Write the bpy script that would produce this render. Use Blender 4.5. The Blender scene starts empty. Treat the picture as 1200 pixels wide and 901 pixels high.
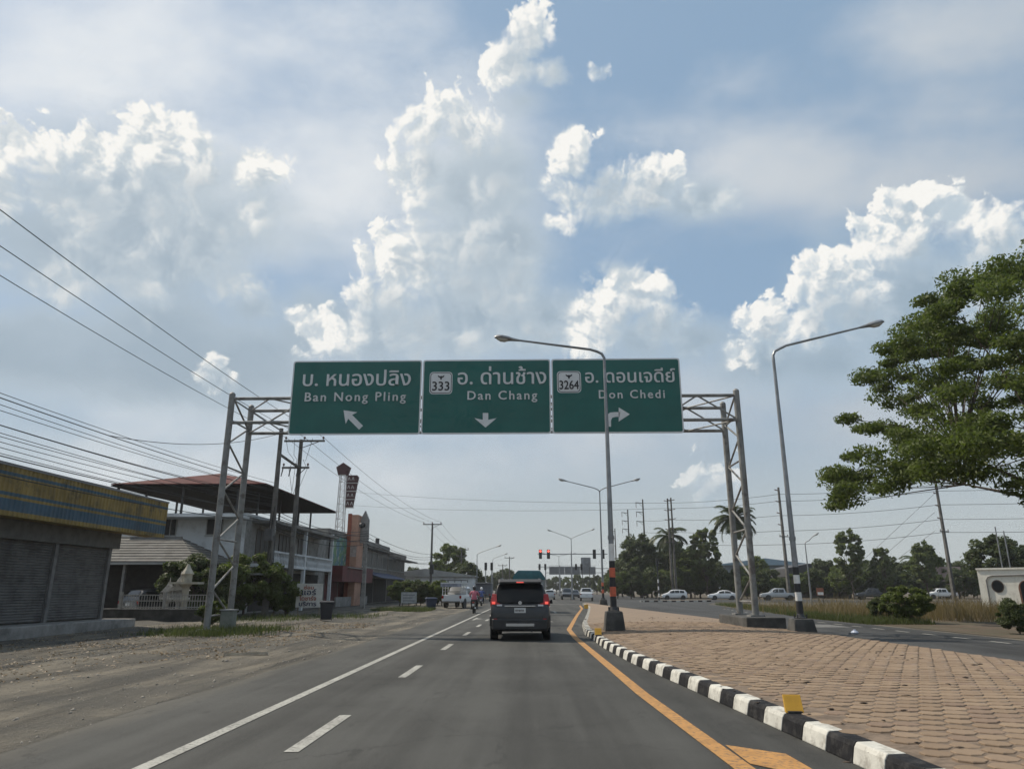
import bpy, bmesh, math, random
from mathutils import Vector, Matrix
import numpy as np

random.seed(7)
R = math.radians
SC = bpy.context.scene
COL = SC.collection

# ------------------------------------------------------------------ camera
CAM_H, PITCH, YAW, FPX = 1.45, R(16.0), R(1.5), 840.0
cam_data = bpy.data.cameras.new("camera")
cam_data.sensor_width = 36.0
cam_data.lens = FPX / 1200.0 * 36.0
cam_data.clip_start = 0.1
cam_data.clip_end = 6000.0
cam = bpy.data.objects.new("camera", cam_data)
COL.objects.link(cam)
cam.location = (0, 0, CAM_H)
cam.rotation_euler = (R(90) + PITCH, 0, YAW)
SC.camera = cam

def ray(px, py):
    """direction of a photograph pixel (1200 x 901) in world space"""
    u = (px - 600.0) / FPX
    v = (450.5 - py) / FPX
    r = Vector((math.cos(YAW), math.sin(YAW), 0))
    f = Vector((-math.sin(YAW), math.cos(YAW), 0))
    up = -math.sin(PITCH) * f + Vector((0, 0, math.cos(PITCH)))
    fw = math.cos(PITCH) * f + Vector((0, 0, math.sin(PITCH)))
    return u * r + v * up + fw
def at_z(px, py, z=0.0):
    d = ray(px, py); t = (z - CAM_H) / d.z
    return Vector((0, 0, CAM_H)) + d * t
def at_y(px, py, y):
    d = ray(px, py); return Vector((0, 0, CAM_H)) + d * (y / d.y)
def at_x(px, py, x):
    d = ray(px, py); return Vector((0, 0, CAM_H)) + d * (x / d.x)

# ------------------------------------------------------------------ light
SUN_AZ, SUN_EL = R(-60.0), R(50.0)          # azimuth from +Y (ahead), negative = to the left
SUN_DIR = Vector((math.sin(SUN_AZ) * math.cos(SUN_EL), math.cos(SUN_AZ) * math.cos(SUN_EL), math.sin(SUN_EL)))
sun_data = bpy.data.lights.new("sun", 'SUN')
sun_data.energy = 4.6
sun_data.angle = R(0.6)
sun_data.color = (1.0, 0.90, 0.75)
sun = bpy.data.objects.new("sun", sun_data)
COL.objects.link(sun)
sun.location = (-30, 20, 50)
sun.rotation_euler = SUN_DIR.to_track_quat('Z', 'Y').to_euler()
SC.view_settings.view_transform = 'Standard'
SC.view_settings.look = 'None'
SC.view_settings.gamma = 1.0
SC.view_settings.exposure = -0.12
SC.view_settings.use_curve_mapping = False
SC.render.engine = 'CYCLES'
SC.cycles.use_denoising = True
SC.cycles.use_adaptive_sampling = True
SC.cycles.adaptive_threshold = 0.02
SC.cycles.adaptive_min_samples = 8
SC.cycles.max_bounces = 6
SC.cycles.diffuse_bounces = 3
SC.cycles.transparent_max_bounces = 12

# ------------------------------------------------------------------ node helper
class NT:
    def __init__(s, tree): s.t = tree
    def n(s, kind, **kw):
        nd = s.t.nodes.new(kind)
        for k, v in kw.items(): setattr(nd, k, v)
        return nd
    def put(s, sock, v):
        if isinstance(v, bpy.types.NodeSocket): s.t.links.new(v, sock)
        elif v is not None: sock.default_value = v
    def m(s, op, a, b=None, c=None, clamp=False):
        nd = s.n('ShaderNodeMath', operation=op, use_clamp=clamp)
        for i, v in enumerate((a, b, c)):
            if v is not None: s.put(nd.inputs[i], v)
        return nd.outputs[0]
    def vm(s, op, a, b=None, out=0):
        nd = s.n('ShaderNodeVectorMath', operation=op)
        s.put(nd.inputs[0], a)
        if b is not None: s.put(nd.inputs['Scale' if op == 'SCALE' else 1], b)
        return nd.outputs[out]
    def noise(s, vec, scale, detail=4, rough=0.55, out='Fac', lac=2.0):
        nd = s.n('ShaderNodeTexNoise')
        if vec is not None: s.put(nd.inputs['Vector'], vec)
        nd.inputs['Scale'].default_value = scale
        nd.inputs['Detail'].default_value = detail
        nd.inputs['Roughness'].default_value = rough
        nd.inputs['Lacunarity'].default_value = lac
        return nd.outputs[out]
    def ss(s, x, lo, hi, a=0.0, b=1.0):
        nd = s.n('ShaderNodeMapRange', interpolation_type='SMOOTHSTEP', clamp=True)
        for k, v in zip(('Value', 'From Min', 'From Max', 'To Min', 'To Max'), (x, lo, hi, a, b)):
            s.put(nd.inputs[k], v)
        return nd.outputs[0]
    def mix(s, f, a, b, kind='MIX'):
        nd = s.n('ShaderNodeMix', data_type='RGBA', blend_type=kind)
        s.put(nd.inputs[0], f)
        for i, v in ((6, a), (7, b)):
            s.put(nd.inputs[i], v if isinstance(v, bpy.types.NodeSocket) else (*v[:3], 1))
        return nd.outputs[2]

# ------------------------------------------------------------------ sky with clouds (by direction only)
world = bpy.data.worlds.new("World")
SC.world = world
world.use_nodes = True
wt = world.node_tree
wt.nodes.clear()
AX = Vector((0, math.cos(R(20)), math.sin(R(20))))
AU = Vector((0, -math.sin(R(20)), math.cos(R(20))))
def stereo(d):
    d = d.normalized()
    k = 1.0 / (1.0 + d.dot(AX))
    return (d.x * k, d.dot(AU) * k)
SUN2 = Vector((SUN_DIR.x, SUN_DIR.dot(AU), 0)).normalized()      # sunward on the projected sky
def cloud_body(h, q, blobs, k, lift, cap, generic, asp=1.0):
    """soft discs of cloud joined into one field; q = stereographic sky position"""
    if asp != 1.0: q = h.vm('MULTIPLY', q, (asp, 1, 1))
    F = None
    for (px, py, rx, ry, wgt) in blobs:
        rx = rx * asp
        n = max(1, round(max(rx, ry) / min(rx, ry) * 1.7 - 0.7))
        for i in range(n):
            o = (i - (n - 1) / 2) * 2 * (max(rx, ry) - min(rx, ry)) / max(1, n - 1) if n > 1 else 0
            ax, ay = (px + o / asp, py) if rx >= ry else (px, py + o)
            c = stereo(ray(ax, ay)); e = stereo(ray(ax + 10, ay))
            s = math.hypot(e[0] - c[0], e[1] - c[1]) / 10.0
            rr = (min(rx, ry) if n > 1 else (rx + ry) / 2) * s
            dist = h.vm('DISTANCE', q, (c[0] * asp, c[1], 0), out=1)
            v = h.m('MULTIPLY_ADD', dist, -1.0 / rr, wgt)
            F = v if F is None else h.m('SMOOTH_MAX', F, v, 0.3)
    if generic:
        rad = h.vm('LENGTH', q, out=1)
        gn = h.n('ShaderNodeTexNoise', noise_dimensions='2D')
        h.put(gn.inputs['Vector'], q)
        gn.inputs['Scale'].default_value = 5.0; gn.inputs['Detail'].default_value = 1.0
        gv = h.m('MULTIPLY_ADD', gn.outputs['Fac'], 7.0, -3.9)
        F = h.m('MAXIMUM', F, h.m('SUBTRACT', gv, h.ss(rad, 0.56, 0.42, 0.0, 6.0)))
    return h.m('MINIMUM', h.m('MULTIPLY_ADD', F, k, lift), cap)
def cloud_noise(h, q, nscale, amp, detail, vor_amp):
    nz = h.n('ShaderNodeTexNoise', noise_dimensions='2D')
    h.put(nz.inputs['Vector'], q)
    nz.inputs['Scale'].default_value = nscale; nz.inputs['Detail'].default_value = detail
    nz.inputs['Roughness'].default_value = 0.60
    Dn = h.m('MULTIPLY_ADD', nz.outputs['Fac'], amp, -0.5 * amp)
    if vor_amp:
        vo = h.n('ShaderNodeTexVoronoi', feature='F1', voronoi_dimensions='2D')
        h.put(vo.inputs['Vector'], h.vm('ADD', q, h.vm('SCALE', nz.outputs['Color'], 0.04)))
        vo.inputs['Scale'].default_value = nscale * 2.0
        vo.inputs['Detail'].default_value = 3.0
        vo.inputs['Roughness'].default_value = 0.62
        Dn = h.m('ADD', Dn, h.m('MULTIPLY_ADD', vo.outputs['Distance'], -vor_amp, 0.40 * vor_amp))
    return Dn

CUMULUS = [
    (500, 150, 40, 40, 1), (545, 158, 52, 44, 1), (565, 215, 56, 66, 1), (498, 205, 40, 50, 1), (540, 285, 74, 66, 1), (478, 318, 60, 44, 1), (445, 345, 50, 32, 1), (585, 340, 80, 60, .9),
    (440, 385, 100, 40, .9), (570, 395, 110, 40, .8),
    (34, 172, 52, 40, 1), (90, 195, 66, 44, 1), (140, 215, 60, 40, 1), (190, 172, 52, 50, 1), (222, 225, 52, 74, 1), (150, 262, 110, 60, 1), (40, 240, 90, 50, 1),
    (304, 205, 38, 46, 1), (298, 250, 44, 44, 1), (274, 272, 30, 18, .9), (180, 330, 170, 70, .7),
    (672, 178, 34, 44, 1), (690, 235, 62, 46, 1), (745, 225, 60, 40, 1), (810, 232, 60, 26, .8), (650, 262, 26, 18, .9),
    (622, 45, 34, 40, 1), (605, 75, 40, 34, 1), (640, 85, 34, 26, .9), (704, 86, 26, 20, .7),
    (730, 348, 58, 42, 1), (775, 378, 52, 42, 1), (700, 372, 50, 36, 1), (690, 385, 110, 40, .8), (640, 400, 90, 40, .7),
    (1095, 255, 70, 42, 1), (1155, 285, 64, 60, 1), (1040, 285, 64, 46, 1), (985, 330, 66, 50, 1), (925, 382, 64, 42, 1), (1070, 345, 130, 70, 1), (880, 412, 50, 26, .9),
    (252, 440, 34, 28, .8), (835, 578, 64, 50, .75), (110, 290, 30, 28, .6),
]
BIG = [(60, 235, 110), (190, 240, 110), (305, 235, 48), (525, 190, 95), (540, 300, 110), (450, 365, 80), (695, 225, 75), (770, 235, 60), (615, 68, 55), (745, 385, 80), (1090, 320, 115), (980, 370, 90), (900, 410, 55), (252, 442, 34), (835, 585, 60), (704, 86, 24), (110, 290, 30)]
GREY = [(110, 280, 260, 120, 1.1), (60, 405, 230, 70, 1.35), (200, 425, 190, 55, 1.25), (570, 290, 100, 130, 1), (500, 385, 210, 50, 1.15), (720, 398, 150, 36, 1.1),
        (1090, 360, 170, 100, 1.2), (970, 420, 160, 44, 1.1), (330, 360, 110, 50, .8), (760, 240, 120, 40, .8), (615, 85, 60, 70, .6)]
VEIL = [(270, 100, 300, 110, 1.2), (400, 190, 280, 130, 1.2), (760, 150, 220, 80, .8), (1010, 200, 300, 80, 1.1), (1120, 90, 220, 120, 1), (860, 100, 180, 60, .7),
        (120, 560, 500, 60, .8), (560, 470, 400, 70, .9), (900, 500, 420, 90, .9)]
w = NT(wt)
geo = w.n('ShaderNodeTexCoord')
D0 = geo.outputs['Generated']
sky = w.n('ShaderNodeTexSky', sky_type='NISHITA')
sky.sun_disc = False
sky.sun_elevation = SUN_EL
sky.sun_rotation = SUN_AZ
sky.altitude = 20
sky.air_density = 1.0
sky.dust_density = 2.2
sky.ozone_density = 1.4
toward = SUN_DIR.normalized()
dn = w.vm('NORMALIZE', D0)
den = w.m('ADD', w.vm('DOT_PRODUCT', dn, tuple(AX), out=1), 1.01)
cb = w.n('ShaderNodeCombineXYZ')
w.put(cb.inputs[0], w.m('DIVIDE', w.vm('DOT_PRODUCT', dn, (1, 0, 0), out=1), den))
w.put(cb.inputs[1], w.m('DIVIDE', w.vm('DOT_PRODUCT', dn, tuple(AU), out=1), den))
Q0 = cb.outputs[0]
F0 = cloud_body(w, Q0, CUMULUS, 1.5, 0.68, 1.9, True)
F1 = cloud_body(w, w.vm('ADD', Q0, tuple(0.030 * SUN2)), CUMULUS, 1.5, 0.68, 1.9, True)
N0 = cloud_noise(w, Q0, 17.0, 1.7, 8, 1.1)
N1 = cloud_noise(w, w.vm('ADD', Q0, tuple(0.007 * SUN2)), 17.0, 1.7, 5, 1.1)
dA = w.m('ADD', F0, N0)
dV = w.m('ADD', cloud_body(w, Q0, VEIL, 1.0, 0.2, 1.0, True, 0.4), cloud_noise(w, w.vm('MULTIPLY', Q0, (0.7, 1.2, 1)), 7.0, 2.8, 8, 0.0))
dG = w.m('ADD', cloud_body(w, Q0, GREY, 1.2, 0.25, 1.3, False, 0.6), cloud_noise(w, w.vm('MULTIPLY', Q0, (0.7, 1, 1)), 9.0, 2.4, 8, 0.0))
def big_field(q):
    F = None
    for px, py, r in BIG:
        c = stereo(ray(px, py)); e = stereo(ray(px + 10, py)); k = math.hypot(e[0] - c[0], e[1] - c[1]) / 10
        v = w.m('MULTIPLY_ADD', w.vm('DISTANCE', q, (c[0], c[1], 0), out=1), -1.0 / (r * k), 1.0)
        F = v if F is None else w.m('SMOOTH_MAX', F, v, 0.2)
    return F
B0 = big_field(Q0); B1 = big_field(w.vm('ADD', Q0, tuple(0.02 * SUN2)))
sep = w.n('ShaderNodeSeparateXYZ'); w.put(sep.inputs[0], dn)
elev = sep.outputs[2]
sd = w.vm('DOT_PRODUCT', dn, tuple(toward), out=1)
sunny = w.ss(sd, 0.1, 1.0)
bigside = w.m('MULTIPLY', w.ss(w.m('SUBTRACT', B0, B1), -0.16, 0.30), w.ss(B0, 0.80, 0.10))
side = w.ss(w.m('SUBTRACT', F0, F1), -0.35, 0.9)
drel = w.m('SUBTRACT', N0, N1)
relief = w.ss(drel, -0.55, 0.75)
flank = w.m('MULTIPLY_ADD', bigside, 0.82, w.m('MULTIPLY', side, 0.20))
alpha = w.ss(dA, 0.0, w.m('MULTIPLY_ADD', flank, -1.15, 1.45))
rim = w.m('MULTIPLY', w.ss(dA, 0.55, 0.04), w.ss(flank, 0.15, 0.6))
lum = w.m('MULTIPLY', flank, w.m('MULTIPLY_ADD', relief, 1.65, 0.16), clamp=True)
lum = w.m('ADD', lum, w.m('MULTIPLY', rim, 0.38), clamp=True)
lum = w.m('ADD', lum, w.m('MULTIPLY_ADD', relief, 0.16, -0.06), clamp=True)
thick = w.ss(dA, 0.2, 2.1)
CLOUD_DARK, CLOUD_MID, CLOUD_LIT = (3.5, 4.55, 5.55), (5.2, 6.3, 7.2), (10.2, 10.1, 9.7)
body = w.mix(thick, CLOUD_MID, CLOUD_DARK)
body = w.mix(w.m('MULTIPLY', sunny, 0.5), body, (6.6, 7.1, 7.4))
ccol = w.mix(lum, body, CLOUD_LIT)
va = w.m('MULTIPLY', w.ss(dV, -0.1, 1.5), 0.92)
clear = w.mix(0.72, sky.outputs[0], (3.5, 5.1, 6.9))
hz = w.ss(elev, 0.33, 0.0)
clear = w.mix(w.m('MULTIPLY', hz, 0.88), clear, (5.75, 6.1, 6.0))
base = w.mix(va, clear, w.mix(sunny, (5.3, 5.85, 6.4), (9.0, 9.3, 9.5)))
ga = w.m('MULTIPLY', w.ss(dG, 0.0, 1.2), 0.90)
gc = w.mix(w.ss(dG, 0.4, 1.9), (4.9, 5.95, 6.85), (3.05, 4.05, 5.0))
gc = w.mix(w.m('MULTIPLY', sunny, 0.35), gc, (5.8, 6.4, 6.8))
base = w.mix(w.m('MULTIPLY', ga, w.ss(elev, 0.06, 0.22)), base, gc)
hz2 = w.ss(elev, 0.40, 0.05)
ca = w.m('MULTIPLY', alpha, w.m('SUBTRACT', 1.0, w.m('MULTIPLY', hz2, 0.55)))
final = w.mix(ca, base, ccol)
bg = w.n('ShaderNodeBackground')
bg.inputs['Strength'].default_value = 0.1
w.put(bg.inputs['Color'], final)
wo = w.n('ShaderNodeOutputWorld')
wt.links.new(bg.outputs[0], wo.inputs['Surface'])
world.cycles.sampling_method = 'MANUAL'
world.cycles.sample_map_resolution = 512

# ------------------------------------------------------------------ materials
MATS = {}
def mat(name, col, rough=0.7, var=0.0, var_scale=3.0, col2=None, bump=0.0, bump_scale=40.0, metal=0.0, spec=0.5,
        emit=None, dirt=None, dirt_amt=0.0, dirt_scale=1.5, coat=0.0, alpha=None, trans=0.0, subs=None, object_rand=0.0):
    if name in MATS: return MATS[name]
    m = bpy.data.materials.new(name)
    m.use_nodes = True
    t = NT(m.node_tree)
    b = m.node_tree.nodes['Principled BSDF']
    tc = t.n('ShaderNodeTexCoord').outputs['Object']
    c = (*col, 1)
    if var or col2:
        n = t.noise(tc, var_scale, 6, 0.6)
        c2 = col2 if col2 else tuple(max(0, x * (1 - var)) for x in col)
        c1 = col if col2 else tuple(min(1, x * (1 + var)) for x in col)
        c = t.mix(t.ss(n, 0.32, 0.68), c1, c2)
    if dirt:
        n = t.noise(tc, dirt_scale, 8, 0.68)
        c = t.mix(t.m('MULTIPLY', t.ss(n, 0.48, 0.66), dirt_amt), c if isinstance(c, bpy.types.NodeSocket) else c[:3], dirt)
    if object_rand:
        oi = t.n('ShaderNodeObjectInfo').outputs['Random']
        k = t.m('MULTIPLY_ADD', oi, 2 * object_rand, 1 - object_rand)
        hs = t.n('ShaderNodeHueSaturation')
        t.put(hs.inputs['Value'], k)
        t.put(hs.inputs['Hue'], t.m('MULTIPLY_ADD', oi, 0.03, 0.485))
        t.put(hs.inputs['Color'], c)
        c = hs.outputs[0]
    t.put(b.inputs['Base Color'], c)
    b.inputs['Roughness'].default_value = rough
    b.inputs['Metallic'].default_value = metal
    b.inputs['Specular IOR Level'].default_value = spec
    if coat: b.inputs['Coat Weight'].default_value = coat; b.inputs['Coat Roughness'].default_value = 0.08
    if trans: b.inputs['Transmission Weight'].default_value = trans
    if emit:
        b.inputs['Emission Color'].default_value = (*emit[:3], 1); b.inputs['Emission Strength'].default_value = emit[3]
    if bump:
        bn = t.n('ShaderNodeBump'); bn.inputs['Strength'].default_value = bump; bn.inputs['Distance'].default_value = 0.02
        t.put(bn.inputs['Height'], t.noise(tc, bump_scale, 6, 0.65))
        t.put(b.inputs['Normal'], bn.outputs[0])
    MATS[name] = m
    return m

def leaf_mat(name, col, col2, trans=0.35):
    if name in MATS: return MATS[name]
    m = bpy.data.materials.new(name); m.use_nodes = True
    t = NT(m.node_tree); nt = m.node_tree
    b = nt.nodes['Principled BSDF']; out = nt.nodes['Material Output']
    gm = t.n('ShaderNodeNewGeometry')
    tc = t.n('ShaderNodeTexCoord').outputs['Object']
    f = t.m('MULTIPLY_ADD', gm.outputs['Random Per Island'], 0.6, t.m('MULTIPLY', t.noise(tc, 0.9, 3, 0.5), 0.5), clamp=True)
    c = t.mix(f, col, col2)
    t.put(b.inputs['Base Color'], c); b.inputs['Roughness'].default_value = 0.55
    b.inputs['Specular IOR Level'].default_value = 0.3
    tr = t.n('ShaderNodeBsdfTranslucent'); t.put(tr.inputs['Color'], t.mix(0.5, c, (col[0] * 1.6, col[1] * 1.6, col[2] * 0.8)))
    mx = t.n('ShaderNodeMixShader'); mx.inputs[0].default_value = trans
    nt.links.new(b.outputs[0], mx.inputs[1]); nt.links.new(tr.outputs[0], mx.inputs[2]); nt.links.new(mx.outputs[0], out.inputs['Surface'])
    MATS[name] = m
    return m

# ------------------------------------------------------------------ mesh helper
class MB:
    def __init__(s): s.v = []; s.f = []
    def add(s, vs, fs):
        o = len(s.v); s.v += [tuple(p) for p in vs]; s.f += [tuple(i + o for i in f) for f in fs]; return s
    def box(s, lo, hi, M=None):
        (x0, y0, z0), (x1, y1, z1) = lo, hi
        vs = [Vector(p) for p in ((x0,y0,z0),(x1,y0,z0),(x1,y1,z0),(x0,y1,z0),(x0,y0,z1),(x1,y0,z1),(x1,y1,z1),(x0,y1,z1))]
        if M is not None: vs = [M @ p for p in vs]
        return s.add(vs, [(0,3,2,1),(4,5,6,7),(0,1,5,4),(1,2,6,5),(2,3,7,6),(3,0,4,7)])
    def cbox(s, c, d, M=None):
        return s.box([c[i] - d[i] / 2 for i in range(3)], [c[i] + d[i] / 2 for i in range(3)], M)
    def tube(s, pts, rad, n=8, cap=True):
        pts = [Vector(p) for p in pts]
        if not isinstance(rad, (list, tuple)): rad = [rad] * len(pts)
        rings = []; prev = None
        for i, p in enumerate(pts):
            d = (pts[min(i + 1, len(pts) - 1)] - pts[max(i - 1, 0)]).normalized()
            if prev is None:
                a = d.cross(Vector((0, 0, 1)) if abs(d.z) < 0.95 else Vector((1, 0, 0))).normalized()
            else:
                a = (prev - d * prev.dot(d)).normalized()
            prev = a; bb = d.cross(a)
            rings.append([p + rad[i] * (math.cos(2 * math.pi * k / n) * a + math.sin(2 * math.pi * k / n) * bb) for k in range(n)])
        return s.loft(rings, cap)
    def loft(s, rings, cap=True):
        n = len(rings[0]); vs = [p for r in rings for p in r]; fs = []
        for i in range(len(rings) - 1):
            for k in range(n):
                fs.append((i * n + k, i * n + (k + 1) % n, (i + 1) * n + (k + 1) % n, (i + 1) * n + k))
        if cap:
            fs.append(tuple(range(n - 1, -1, -1))); fs.append(tuple((len(rings) - 1) * n + k for k in range(n)))
        return s.add(vs, fs)
    def bar(s, a, b, w, h):
        """rectangular bar between two points"""
        a, b = Vector(a), Vector(b); d = (b - a).normalized()
        x = d.cross(Vector((0, 0, 1)) if abs(d.z) < 0.95 else Vector((0, 1, 0))).normalized(); y = d.cross(x)
        q = [x * (i * w / 2) + y * (j * h / 2) for i, j in ((-1, -1), (1, -1), (1, 1), (-1, 1))]
        return s.loft([[a + k for k in q], [b + k for k in q]])
    def prism(s, poly, axis, t0, t1):
        """polygon of 2-D points pushed along an axis ('x','y','z')"""
        def P(p, t): return {'x': (t, p[0], p[1]), 'y': (p[0], t, p[1]), 'z': (p[0], p[1], t)}[axis]
        return s.loft([[P(p, t0) for p in poly], [P(p, t1) for p in poly]])
    def lathe(s, prof, c=(0, 0, 0), n=12, M=None):
        rings = []
        for r, z in prof:
            ring = [Vector((c[0] + r * math.cos(2 * math.pi * k / n), c[1] + r * math.sin(2 * math.pi * k / n), c[2] + z)) for k in range(n)]
            rings.append([M @ p for p in ring] if M is not None else ring)
        return s.loft(rings)
    def quad(s, a, b, c, d): return s.add([a, b, c, d], [(0, 1, 2, 3)])
    def mesh(s, name, m, smooth=False):
        me = bpy.data.meshes.new(name); me.from_pydata(s.v, [], s.f); me.validate(); me.update()
        bm = bmesh.new(); bm.from_mesh(me); bmesh.ops.recalc_face_normals(bm, faces=bm.faces); bm.to_mesh(me); bm.free()
        if m is not None: me.materials.append(m)
        if smooth:
            me.polygons.foreach_set('use_smooth', [True] * len(me.polygons))
            if smooth != 'all': me.set_sharp_from_angle(angle=R(35))
        return me
    def build(s, name, m, parent=None, smooth=False, bevel=0.0, loc=None, kind=None):
        o = bpy.data.objects.new(name, s.mesh(name, m, smooth)); COL.objects.link(o)
        if parent is not None: o.parent = parent
        if loc is not None: o.location = loc
        if bevel:
            md = o.modifiers.new('bevel', 'BEVEL'); md.width = bevel; md.segments = 2; md.limit_method = 'ANGLE'; md.angle_limit = R(40)
        if kind: o['kind'] = kind
        return o
def raw(name, V, Fq, m, parent=None, kind=None):
    """mesh from numpy arrays (V: n x 3, Fq: m x 3 or 4)"""
    me = bpy.data.meshes.new(name)
    V = np.asarray(V, np.float32); Fq = np.asarray(Fq, np.int32); k = Fq.shape[1]
    me.vertices.add(len(V)); me.vertices.foreach_set('co', V.ravel())
    me.loops.add(Fq.size); me.loops.foreach_set('vertex_index', Fq.ravel())
    me.polygons.add(len(Fq)); me.polygons.foreach_set('loop_start', np.arange(0, Fq.size, k, dtype=np.int32))
    me.polygons.foreach_set('loop_total', np.full(len(Fq), k, np.int32))
    me.update(calc_edges=True); me.materials.append(m)
    o = bpy.data.objects.new(name, me); COL.objects.link(o)
    if parent is not None: o.parent = parent
    if kind: o['kind'] = kind
    return o
def tag(o, label, cat, group=None):
    o['label'] = label; o['category'] = cat
    if group: o['group'] = group
    return o
def thing(name, label, cat, loc=(0, 0, 0), rz=0.0, group=None):
    o = bpy.data.objects.new(name, None); COL.objects.link(o); o.empty_display_size = 0.2
    o.location = loc; o.rotation_euler = (0, 0, rz)
    return tag(o, label, cat, group)
def clone(o, parent=None):
    c = o.copy(); COL.objects.link(c)
    if parent is not None: c.parent = parent
    for ch in list(o.children): clone(ch, c)
    return c
def text(name, body, size, m, parent, loc, bold=0.0, depth=0.006, spacing=1.0, align='LEFT', rot=(R(90), 0, 0), width=None, height=None):
    cu = bpy.data.curves.new(name, 'FONT'); cu.body = body; cu.size = size; cu.extrude = depth
    cu.space_character = spacing; cu.align_x = align; cu.resolution_u = 3
    o = bpy.data.objects.new(name, cu); COL.objects.link(o)
    dg = bpy.context.evaluated_depsgraph_get()
    me = bpy.data.meshes.new_from_object(o.evaluated_get(dg))
    bpy.data.objects.remove(o); bpy.data.curves.remove(cu)
    xs = [v.co.x for v in me.vertices]
    if width and xs:
        k = width / (max(xs) - min(xs)); x0 = min(xs)
        ky = k
        if height:
            ys = [v.co.y for v in me.vertices]; ky = height / (max(ys) - min(ys))
        y0 = min(v.co.y for v in me.vertices) if height else 0.0
        for v in me.vertices: v.co.x = (v.co.x - x0) * k; v.co.y = (v.co.y - y0) * ky
    if bold:                                                          # heavier strokes: the same outlines set twice, a stroke apart
        bm = bmesh.new(); bm.from_mesh(me); bm.verts.ensure_lookup_table(); bm.edges.ensure_lookup_table(); bm.faces.ensure_lookup_table()
        for sx, sz in ((bold, 0.0006), (0, 0.0012), (-bold, 0.0018)):
            for sy in ((0,) if sx else (bold * .8, -bold * .8)):
                g = bmesh.ops.duplicate(bm, geom=bm.verts[:len(me.vertices)] + bm.edges[:len(me.edges)] + bm.faces[:len(me.polygons)])['geom']
                for e in g:
                    if isinstance(e, bmesh.types.BMVert): e.co.x += sx; e.co.y += sy; e.co.z += sz + sy * 0.02
                bm.verts.ensure_lookup_table(); bm.edges.ensure_lookup_table(); bm.faces.ensure_lookup_table()
        bm.to_mesh(me); bm.free()
    bm = bmesh.new(); bm.from_mesh(me); seen = set(); idx = 0           # no two strokes share a plane
    for v0 in bm.verts:
        if v0 in seen: continue
        st = [v0]; seen.add(v0)
        while st:
            v = st.pop(); v.co.z += idx * 0.00012
            for e in v.link_edges:
                o2 = e.other_vert(v)
                if o2 not in seen: seen.add(o2); st.append(o2)
        idx += 1
    bm.to_mesh(me); bm.free()
    me.materials.clear(); me.materials.append(m)
    words = body.split(' ')
    if len(words) == 1:
        t = bpy.data.objects.new(name, me); COL.objects.link(t); t.parent = parent
        t.location = loc; t.rotation_euler = rot
        return t
    # one object for each word: cut at the widest gaps
    co = np.array([v.co.x for v in me.vertices]); xs = np.sort(co); gaps = np.diff(xs)
    cuts = sorted((xs[i] + xs[i + 1]) / 2 for i in np.argsort(gaps)[-(len(words) - 1):])
    for k in range(len(words)):
        lo, hi = ([-1e9] + cuts)[k], (cuts + [1e9])[k]
        bm = bmesh.new(); bm.from_mesh(me)
        bmesh.ops.delete(bm, geom=[v for v in bm.verts if not lo < v.co.x < hi], context='VERTS')
        m2 = bpy.data.meshes.new(name); bm.to_mesh(m2); bm.free(); m2.materials.append(m)
        t = bpy.data.objects.new(name, m2); COL.objects.link(t); t.parent = parent
        t.location = loc; t.rotation_euler = rot

GALV = mat('galvanised_steel', (0.30, 0.31, 0.32), 0.5, 0.2, 2.0, bump=0.1, metal=0.55, dirt=(0.10, 0.07, 0.05), dirt_amt=0.6, dirt_scale=2.2)
OLDPAINT = mat('flaking_silver_paint', (0.21, 0.21, 0.20), 0.6, 0.2, 1.5, dirt=(0.09, 0.07, 0.06), dirt_amt=0.85, dirt_scale=2.6, bump=0.15, bump_scale=30)
CONC = mat('concrete', (0.26, 0.25, 0.235), 0.9, 0.2, 2.0, bump=0.35, bump_scale=30, dirt=(0.08, 0.075, 0.07), dirt_amt=0.7, dirt_scale=1.2)
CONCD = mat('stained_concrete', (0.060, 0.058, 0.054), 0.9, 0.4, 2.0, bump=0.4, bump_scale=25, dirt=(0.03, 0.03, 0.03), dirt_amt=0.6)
BLACK = mat('black_rubber', (0.018, 0.018, 0.018), 0.85, 0.2)
DARKM = mat('dark_metal', (0.05, 0.05, 0.052), 0.5, 0.2, metal=0.4)
WHITEP = mat('white_paint', (0.72, 0.72, 0.69), 0.6, 0.08, 2.0, dirt=(0.30, 0.28, 0.25), dirt_amt=0.4)
CABLE = mat('cable_black', (0.02, 0.02, 0.022), 0.7)
BARK = mat('bark', (0.085, 0.065, 0.05), 0.95, 0.35, 6.0, bump=0.8, bump_scale=12)

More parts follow.
